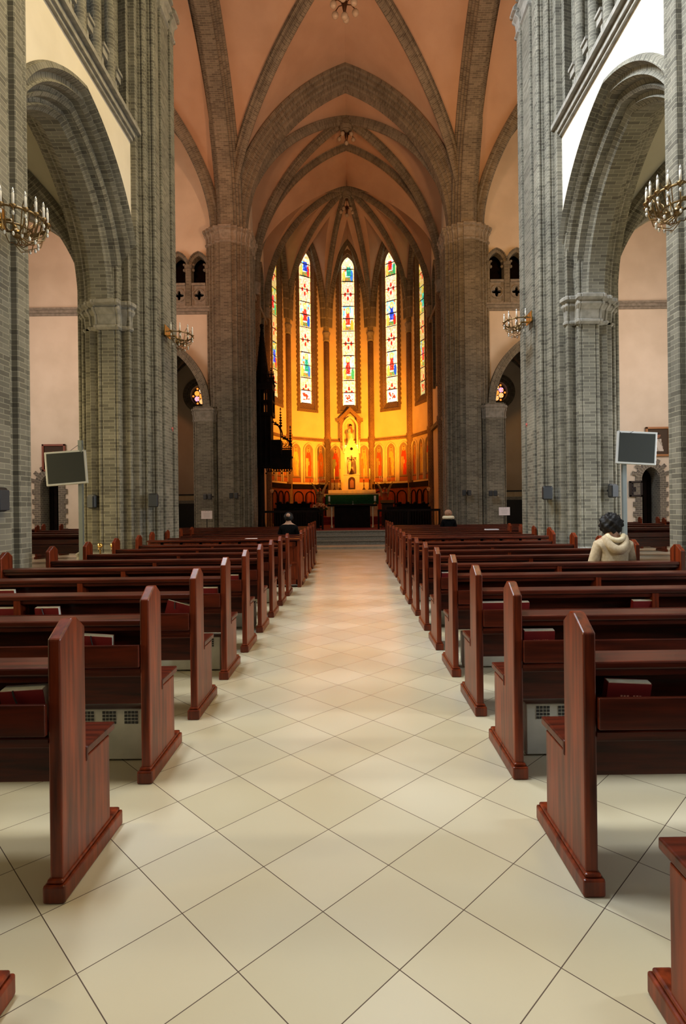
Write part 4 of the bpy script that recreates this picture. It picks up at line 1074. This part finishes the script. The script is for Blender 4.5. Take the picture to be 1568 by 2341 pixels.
# high altar
r = empty('high_altar', (.09, 28.3, .90), 0, 'cream marble high altar with green cloth and gabled tabernacle tower', 'altar')
m = MB(); m.box(-1.30, 1.30, -.45, .5, 0, 1.02); m.build('altar_block', MARBLE, r)
for x in (-.9, -.32, .32, .9):
    m = MB(); m.lathe([(.07, .0), (.05, .06), (.05, .86), (.08, .95)], (x, -.5, 0), 10); m.build('column', MARBLE, r, True)
m = MB(); m.box(-1.42, 1.42, -.58, .5, 1.02, 1.16); m.build('mensa', MARBLE, r, bevel=.01)
m = MB(); m.box(-1.33, 1.33, -.60, -.57, .62, 1.10); m.box(-1.33, 1.33, -.6, .1, 1.16, 1.165); m.build('green_cloth', GREEN, r)
m = MB(); m.box(-1.22, 1.22, .0, .5, 1.16, 1.36); m.build('gradine', MARBLE, r, bevel=.008)
m = MB()
for k in range(9):
    m.box(-1.1+k*.27, -1.0+k*.27, -.01, .0, 1.20, 1.32)
m.build('gradine_panel', PLASTER, r)
t = MB(); t.box(-.38, .38, .06, .5, 1.36, 2.12); t.box(-.42, .42, .02, .5, 2.12, 2.18); t.box(-.36, -.24, .08, .5, 2.18, 3.25); t.box(.24, .36, .08, .5, 2.18, 3.25); t.box(-.24, .24, .40, .5, 2.18, 3.25); t.box(-.24, .24, .09, .40, 3.05, 3.25)
t.prism([(-.42, 3.25), (.42, 3.25), (0, 4.15)], lambda p: (p[0], .08, p[1]), lambda p: (p[0], .3, p[1]))
tw = t.build('tabernacle_tower', MARBLE, r)
m = MB()
for q in (-1, 1):
    m.lathe([(.05, 0), (.05, .3), (.07, .32), (.0, .75)], (q*.40, .15, 3.25), 6); m.tube([(q*.24, .07, 2.6), (q*.22, .07, 2.85), (q*.1, .07, 3.0), (0, .07, 3.12)], .022, 6)
    for k in range(6): m.ball((q*(.40-.062*k), .1, 3.32+k*.135), .035, 6, 4)
m.build('pinnacle', MARBLE, tw)
m = MB(); m.lathe([(.075, 0), (.075, .01)], n=12); o = m.build('trefoil_dark_disc', DARKW, tw); o.rotation_euler = (pi/2, 0, 0); o.location = (0, .082, 3.48)  # dark disc stands for the shade inside a trefoil opening
m = MB(); pts = [(-.17, 1.40), (.17, 1.40), (.17, 1.86)]+[(.17*cos(a), 1.86+.17*sin(a)) for a in [pi*k/8 for k in range(1, 8)]]+[(-.17, 1.86)]
m.prism(pts, lambda p: (p[0], .02, p[1]), lambda p: (p[0], .06, p[1])); m.build('tabernacle_door', BRONZE, tw)
m = MB(); pts = [(-.10, 1.46), (.10, 1.46), (.10, 1.80), (0, 1.92), (-.10, 1.80)]; m.prism(pts, lambda p: (p[0], .008, p[1]), lambda p: (p[0], .02, p[1])); m.build('door_relief', mat('gilt_relief', (.45, .20, .08), .4, .6), tw)
r = empty('altar_crucifix', (.09, 28.34, .90+2.18), 0, 'dark crucifix on a tall foot in the niche of the high altar', 'crucifix')
m = MB(); m.lathe([(.16, 0), (.13, .05), (.06, .2), (.04, .28)], n=8); m.box(-.018, .018, -.015, .015, .25, .95); m.box(-.16, .16, -.015, .015, .74, .775); m.build('cross', BRONZE, r)
m = MB(); m.tube([(0, -.025, .35), (0, -.03, .5), (0, -.03, .70), (0, -.03, .78)], [.02, .028, .034, .02], 8); m.tube([(-.14, -.02, .77), (0, -.03, .70), (.14, -.02, .77)], .012, 6); m.ball((0, -.035, .80), .03); m.build('corpus', BRONZE, r, True)
ci = 0
for x, big in ((-.84, 1), (-.55, 1), (.68, 1), (.98, 1), (-1.12, 0), (1.22, 0)):
    r = empty('altar_candlestick', (.03+x, 28.45, .90+1.36), 0, ['left outer', 'left inner', 'right inner', 'right outer', 'far left short', 'far right short'][ci]+' dark candlestick on the high altar', 'candlestick', 'high altar candlesticks'); ci += 1
    hh = .52 if big else .42
    m = MB(); m.lathe([(.09, 0), (.08, .03), (.03, .10), (.02, .2), (.035, .24), (.018, .28), (.018, hh-.05), (.05, hh)], n=10); m.build('stick', BRONZE, r, True)
    m = MB(); m.lathe([(.024, hh), (.022, hh+(.55 if big else .0)+.03)], n=8); m.build('candle', mat('amber_wax', (.85, .60, .30), .5), r, True)
# niche with statue in the middle facet
YB = ZC+R_*cos(radians(18))
r = empty('wall_niche', (.04, YB, H0+3.35), 0, 'gabled brick niche on the middle apse wall above the high altar', 'niche')
m = MB()
for q in (-1, 1): m.box(q*.36, q*.58, -.26, -.02, .35, 1.62); m.box(q*.36, q*.72, -.28, -.02, 1.48, 1.66)
for q in (-1, 1): m.prism([(q*.62, 1.66), (0, 2.28), (0, 2.02), (q*.40, 1.62), (q*.40, 1.40), (q*.62, 1.40)], lambda p: (p[0], -.30, p[1]), lambda p: (p[0], -.02, p[1]))
m.build('gable', BRICK_RED, r)
m = MB(); arch(m, 'x', 0, -.2, 1.15, .34+.2, .2, [(.10, -.08), (0, -.08), (0, .17), (.10, .17)], 12); m.box(-.44, -.34, -.28, -.03, 0, 1.15); m.box(.34, .44, -.28, -.03, 0, 1.15); m.build('arch', MARBLE, r)
m = MB(); m.box(-.40, .40, -.36, -.02, -.12, .02); m.build('shelf', MARBLE, r)
r = empty('niche_statue', (.05, YB-.22, H0+3.38), 0, 'pale robed statue holding a child in the brick niche above the altar', 'statue')
robe = noise_mat('painted_statue_robe', (.50, .52, .34), (.80, .74, .50), 5, .6)
m = MB(); m.lathe([(.16, 0), (.19, .05), (.17, .35), (.15, .60), (.18, .80), (.17, .95), (.09, 1.04), (.05, 1.07)], n=14); m.build('robe', robe, r, True)
m = MB(); m.ball((0, -.02, 1.15), .075, 12, 8, (1, 1, 1.15)); m.build('head', SKIN, r, True)
m = MB(); m.lathe([(.10, 1.18), (.10, 1.22), (.06, 1.30)], n=8); m.build('crown', BRONZE, r)
m = MB(); m.tube([(-.15, -.02, .95), (-.16, -.12, .80), (-.02, -.17, .82)], [.05, .045, .03], 8); m.tube([(.15, -.02, .95), (.15, -.12, .75), (.02, -.17, .78)], [.05, .045, .03], 8); m.build('sleeve', mat('blue_green_sleeve', (.25, .35, .30), .7), r, True)
m = MB(); m.lathe([(.04, .80), (.065, .84), (.05, .98), (.03, 1.0)], (.07, -.16, 0), 10); m.ball((.07, -.17, 1.05), .045); m.build('child', mat('child_red_tunic', (.55, .12, .06), .7), r, True)
for s in (-1, 1):
    m = MB(); m.lathe([(.05, 0), (.11, .06), (.14, .16), (.13, .22), (.10, .24)], n=10); o = m.build('glowing_lamp', mat('lit_lamp_glass', (.9, .8, .5), .4, emis=(1, .72, .25), es=2.2), None, True); o.location = (.05+s*.33, YB-.25, H0+3.25); tag(o, 'small lit lamp %s of the statue niche base' % side[s], 'lamp', 'lamps beside the niche')
# angels holding candelabra
for s, px_ in ((-1, 731), (1, 880)):
    x = (px_-801)*27.0/1260
    r = empty('angel_statue', (x, 27.0, .90), 0, 'painted winged angel statue holding a candelabrum, %s of the high altar' % side[s], 'statue', 'candle-bearing angels')
    m = MB(); m.lathe([(.16, 0), (.16, .55), (.10, .6)], n=8); m.build('pedestal', REDW, r)
    m = MB(); m.lathe([(.16, .6), (.13, .9), (.11, 1.08), (.13, 1.2), (.05, 1.28)], n=12); m.build('robe', noise_mat('angel_robe_%d' % (s+1), (.20, .24, .12) if s < 0 else (.45, .08, .03), (.50, .35, .15) if s < 0 else (.6, .15, .05), 6, .6), r, True)
    m = MB(); m.ball((0, 0, 1.36), .07); m.build('head', SKIN, r, True)
    m = MB()
    for q in (-1, 1):
        m.prism([(q*.06, 1.0), (q*.16, .92), (q*.25, 1.3), (q*.42, 1.72), (q*.28, 1.60), (q*.12, 1.30)], lambda p: (p[0], .08, p[1]), lambda p: (p[0], .12, p[1]))
        for k in range(5): m.tube([(q*(.08+.03*k), .07, 1.02+.05*k), (q*(.18+.055*k), .07, 1.20+.12*k)], .014, 5)
    m.build('wing', mat('gilded_wing', (.55, .38, .14), .5, .3), r)
    m = MB()
    for q in (-1, 1): m.tube([(q*.11, -.02, 1.2), (q*.13, -.14, 1.12), (0, -.18, 1.18)], [.035, .03, .022], 7)
    m.build('arm', SKIN, r, True)
    m = MB(); m.tube([(0, -.18, 1.0), (0, -.18, 1.75)], .014, 6)
    for k in range(-3, 4):
        if k: m.tube([(0, -.18, 1.62), (k*.05, -.18, 1.58), (k*.085, -.18, 1.72+.02*abs(k))], .008, 5)
    c = m.build('candelabrum', BRONZE, r)
    m = MB()
    for k in range(-3, 4): m.lathe([(.014, 0), (.014, .16)], (k*.085, -.18, 1.74+.02*abs(k)), 6)
    m.build('candle_row', WHITE, c)
# flowers
r = empty('flower_arrangement', ((731-801)*25.2/1260, 25.2, FZ), 0, 'large bouquet of cream and peach flowers left of the altar', 'flowers')
m = MB(); m.lathe([(.12, 0), (.16, .1), (.12, .35), (.17, .45)], n=12); m.build('vase', DARKW, r, True)
m = MB(); random.seed(4)
for k in range(30):
    a, q = random.uniform(0, 2*pi), random.uniform(.05, .36); m.tube([(0, 0, .42), (q*cos(a)*.6, q*sin(a)*.5, .65), (q*cos(a), q*sin(a), .80)], .008, 4)
    m.poly([(q*cos(a), q*sin(a), .7), (q*cos(a)+.09, q*sin(a)-.02, .74), (q*cos(a)+.02, q*sin(a)+.03, .84)])
m.build('leaves', mat('dark_leaf', (.02, .07, .02), .6), r)
blo = [mat('cream_petals', (.85, .62, .36), .7), mat('peach_petals', (.85, .40, .18), .7), mat('pale_petals', (.88, .78, .58), .7)]
for k in range(34):
    a = k*2.4; q = .37*sqrt(k/34); z = 1.0-q*q*1.6+random.uniform(-.04, .05)
    m = MB()
    for l in range(5): b_ = l*2*pi/5; m.ball((.025*cos(b_), .025*sin(b_), 0), .026, 6, 4)
    m.ball((0, 0, .012), .024, 6, 4)
    o = m.build('flower_head', blo[k % 3], r, True); o.location = (q*cos(a), q*sin(a)*.8, z)
# choir chairs, lectern, stalls : dark furniture both sides
def stall(x, y, w, h, label):
    r = empty('choir_stall', (x, y, FZ), 0, label, 'choir stall', 'dark choir furniture')
    m = MB(); m.box(-w/2, w/2, .3, .36, .0, h); m.build('back', DARKW, r); m = MB(); m.box(-w/2, w/2, -.1, .3, .40, .45); m.build('seat', DARKW, r)
    for q in (-1, 1): m = MB(); m.box(q*w/2, q*(w/2+.05), -.15, .38, 0, h*.8); m.ball((q*(w/2+.025), .32, h), .05); m.build('side_panel', DARKW, r)
    m = MB(); k = 0
    while k*.35 < w-.1: m.ball((-w/2+.15+k*.35, .33, h+.02), .10, 8, 5, (1, 1, .8)); k += 1
    m.build('carved_cresting', DARKW, r)
    m = MB(); m.box(-w/2, w/2, -.62, -.55, 0, .78); m.box(-w/2, w/2, -.66, -.38, .78, .82); m.build('desk_front', DARKW, r)
stall(-2.55, 24.3, 1.5, 1.02, 'dark carved choir stall left of the altar'); stall(2.75, 24.3, 1.4, .95, 'dark carved choir stall right of the altar')
stall(-1.75, 22.0, .9, .72, 'low dark kneeling desk between the pulpit and the front altar'); stall(1.85, 22.0, .9, .70, 'low dark kneeling desk right of the front altar')
r = empty('lectern', (1.62, 24.2, FZ), 0, 'dark brown lectern just right of the front altar', 'lectern')
m = MB(); m.box(-.25, .25, -.15, .15, 0, .95); m.build('body', mat('brown_leather_lectern', (.05, .022, .012), .6), r, bevel=.02); m = MB(); m.prism([(-.25, .95), (.25, 1.08), (.25, 1.12), (-.25, .99)], lambda p: (-.3, p[0], p[1]), lambda p: (.3, p[0], p[1])); m.build('sloped_top', DARKW, r)
for s in (-1, 1):
    m = MB(); m.lathe([(.03, 0), (.07, .05), (.09, .14), (.06, .18)], n=8); m.box(-.02, .02, 0, .2, .02, .05)
    o = m.build('wall_sconce', mat('pale_sconce_%d' % (s+1), (.8, .6, .35), .4), None, True); o.location = (s*3.78, 26.6, H0+.75); tag(o, 'small pale wall lamp on the %s chancel pier' % side[s], 'lamp', 'chancel wall lamps')
# pulpit
r = empty('carved_pulpit', (-3.25, 22.3, 0), 0, 'black carved gothic canopy with tall spire, against the left sanctuary pillar', 'pulpit')
def spire(m, x, y, z0, z1, r0, crock=6, n=8):
    m.lathe([(r0, z0), (r0*.12, z1)], (x, y, 0), n); m.ball((x, y, z1), max(.03, r0*.3), 6, 4)
    for k in range(crock):
        t = (k+.5)/crock; rr = r0*(1-t*.88)+.015
        for q in range(4): a = q*pi/2+pi/4; m.ball((x+rr*cos(a), y+rr*sin(a), z0+(z1-z0)*t), .032*(1.1-t*.5), 5, 4)
m = MB(); m.lathe([(.18, .53), (.16, .65), (.14, .8), (.14, 3.0)], (-.35, 0, 0), 8); m.build('post', DARKW, r)
m = MB(); m.box(-.55, .12, -.35, .35, 3.0, 5.1)
for k in range(4):
    m.box(-.50+k*.19, -.47+k*.19, -.40, -.35, 3.1, 5.1)
m.build('lower_case', DARKW, r)
m = MB()
for x in (-.55, -.36, -.12, .05, .12):
    for y in (-.33, .33): m.box(x, x+.07, y, y+.07, 5.1, 6.35)
m.box(-.58, .2, -.38, .38, 5.05, 5.2); m.box(-.58, .2, -.38, .38, 5.6, 5.68); m.box(-.58, .2, -.38, .38, 6.1, 6.35); m.box(-.5, -.2, -.1, .1, 5.1, 6.3)
m.build('open_tier', DARKW, r)
m = MB(); spire(m, -.25, 0, 6.35, 8.75, .30, 12)
for x in (-.55, -.02, .15): spire(m, x, -.3, 6.3, 6.95, .07, 4); spire(m, x, .3, 6.3, 6.95, .07, 4)
m.build('spire', DARKW, r)
m = MB(); m.box(.12, .88, -.3, .3, 2.95, 3.40); m.box(.12, .50, -.28, .28, 3.4, 4.1)
for k in range(9): m.box(.50+k*.045, .512+k*.045, -.29, -.27, 3.4, 3.78+.05*(k % 3)); m.ball((.506+k*.045, -.28, 3.82+.05*(k % 3)), .028, 5, 4)
m.box(.10, .92, -.32, .32, 3.40, 3.46); m.box(.14, .88, .22, .26, 3.4, 3.75)
for k in range(9): m.ball((.50+k*.045, .24, 3.8), .03, 5, 4)
m.build('balcony', DARKW, r)
m = MB()
for x, zt in ((.50, 5.35), (.88, 4.62)):
    m.box(x-.018, x+.018, -.3, -.264, 3.3, zt-.35); spire(m, x, -.28, zt-.75, zt, .035, 7, 4)
for (x0, x1, z0, z1) in ((.15, .50, 4.80, 4.35), (.50, .88, 4.20, 3.85)):
    for yy in (-.28, .26): m.tube([(x0+(x1-x0)*sin(t*pi/16), yy, z1+(z0-z1)*cos(t*pi/16)) for t in range(9)], .028, 6)
    for t in range(5): a = (t+.5)/5*pi/2; m.ball((x0+(x1-x0)*sin(a), -.28, z1+(z0-z1)*cos(a)+.04), .03, 5, 4)
m.build('flying_arch', DARKW, r)
m = MB()
for k in range(10):
    x = -.10+k*.105; m.tube([(x, -.31, 2.97), (x+.02, -.31, 2.86-.05*(k % 2)), (x+.052, -.31, 2.82), (x+.085, -.31, 2.86), (x+.105, -.31, 2.97)], .016, 5); m.ball((x, -.31, 2.84-.08*(k % 3 == 0)), .035, 5, 4)
m.build('hanging_tracery', DARKW, r)

# ------------------------------------------------------------------ chapel furniture, notices, pictures
for s in (-1, 1):
    r = empty('side_altar', (s*7.0, 25.6, 0), 0, 'black side altar with pale ledges in the %s chapel' % side[s], 'altar', 'side chapel altars')
    m = MB(); m.box(-1.5, 1.5, -.4, .5, 0, 1.62); m.build('block', BLACK, r)
    m = MB(); m.box(-1.6, 1.6, -.46, .5, 1.62, 1.76); m.build('ledge', GRANITE, r)
    m = MB(); m.box(-1.2, 1.2, -.1, .5, 1.76, 2.0); m.build('upper_block', MARBLE, r)
    m = MB(); m.box(-1.3, 1.3, -.16, .5, 2.0, 2.06); m.build('upper_ledge', BLACK, r)
    r = empty('notice_board', (s*4.98 if s < 0 else 5.33, 19.1, 0), 0, 'white paper notice on a thin stand beside the %s far pillar' % side[s], 'notice', 'paper notices')
    m = MB(); m.box(-.012, .012, 0, .03, 0, 1.1); m.box(-.15, .15, -.1, .13, 0, .02); m.build('stand', BLACK, r)
    m = MB(); m.box(-.19, .19, -.012, 0, 1.02, 1.30); m.build('sheet', WHITEPAPER, r)
    m = MB(); m.box(-.05, -.03, -.014, -.012, 1.26, 1.275); m.box(.04, .06, -.014, -.012, 1.26, 1.275)
    for k in range(4): m.box(-.12+.01*k, .12-.01*k, -.014, -.012, 1.20-k*.04, 1.206-k*.04)
    m.build('writing', INK, r)
def framed(x, y, z, w, h, label, fm, paint, tilt=0):
    r = empty('framed_picture', (x, y, z), 0, label, 'picture'); 
    m = MB(); t = .075
    for a in ((-w/2, w/2, -h/2, -h/2+t), (-w/2, w/2, h/2-t, h/2), (-w/2, -w/2+t, -h/2, h/2), (w/2-t, w/2, -h/2, h/2)): m.box(a[0], a[1], -.06, 0, a[2], a[3])
    m.build('frame', fm, r, bevel=.01)
    m = MB(); n = 30
    for i in range(n):
        for j in range(n):
            x0 = -w/2+t*.8+(w-t*1.6)*i/n; z0 = -h/2+t*.8+(h-t*1.6)*j/n; m.poly([(x0, -.02, z0), (x0+(w-t*1.6)/n, -.02, z0), (x0+(w-t*1.6)/n, -.02, z0+(h-t*1.6)/n), (x0, -.02, z0+(h-t*1.6)/n)], None, paint(i/n*2-1, j/n))
    m.build('canvas', PAINT, r)
def portrait(u, v):
    if (u/.22)**2+((v-.72)/.10)**2 < 1: return (.28, .14, .09) if v < .76 else (.03, .02, .02)
    if v < .60 and abs(u) < .25+.5*(.62-v) and v > .12: return (.62, .60, .56) if sin(u*9+v*13) < .6 else (.42, .40, .36)
    return (.07, .05, .035)
def darkpic(u, v): 
    return (.22, .06, .03) if (u/.5)**2+((v-.4)/.35)**2 < 1 and sin(u*20+v*30) > 0 else (.05, .03, .02)
YW = 20.28
OCH = mat('ochre_frame', (.36, .16, .05), .45); RDF = mat('red_brown_frame', (.20, .045, .02), .5)
framed((1503-801+1.7)*YW/1260, YW, H0+(1160-1019-8)*YW/1260+.15, .90, 1.08, 'gold framed portrait of a white robed figure behind the right screen', OCH, portrait)
framed((127-801-1.7)*YW/1260, YW, H0+(1160-1046+8)*YW/1260, .86, 1.0, 'red-brown framed picture behind the left screen', RDF, darkpic)
r = framed((1453-801)*YW/1260, YW, H0+(1160-1117-8)*YW/1260, .48, .58, 'small dark square relief plaque left of the right doorway', mat('dark_plaque_frame', (.02, .015, .015), .6), lambda u, v: (.05, .045, .05) if sin(u*12)*sin(v*22) > .2 else (.02, .017, .02))
# brass votive lamps by the left pillar and coloured crosses on the piers
for k, u in enumerate((228, 257)):
    x = (u-801)*9.3/1260; r = empty('votive_lamp', (x, 9.3, 0), 0, 'small gold ball lamp at the foot of the left brick pillar, %s one' % ['left', 'right'][k], 'lamp', 'gold ball lamps')
    m = MB(); m.lathe([(.09, 0), (.08, .02), (.015, .05), (.015, .68), (.05, .71)], n=10); m.build('stand', DKBRASS, r, True)
    m = MB(); m.ball((0, 0, .76), .045, 12, 8); m.build('ball', GOLD, r, True)
CR = mat('red_cross_enamel', (.45, .10, .08), .5)
for s in (-1, 1):
    m = MB()
    for a in range(4):
        c_, s_ = cos(a*pi/2), sin(a*pi/2); m.poly([(0, .02*c_, .02*s_), (0, .12*c_-.05*s_, .12*s_+.05*c_), (0, .12*c_+.05*s_, .12*s_-.05*c_)])
        m.poly([(.012, .02*c_, .02*s_), (.012, .12*c_-.05*s_, .12*s_+.05*c_), (.012, .12*c_+.05*s_, .12*s_-.05*c_)])
    m.lathe([(.05, -.02), (.05, .02)], n=8)
    o = m.build('consecration_cross', CR); o.location = (s*3.565, 11.0, H0+1.62); tag(o, 'small red cross fixed to the nave side of the %s brick pillar' % side[s], 'cross', 'red crosses on the pillars')
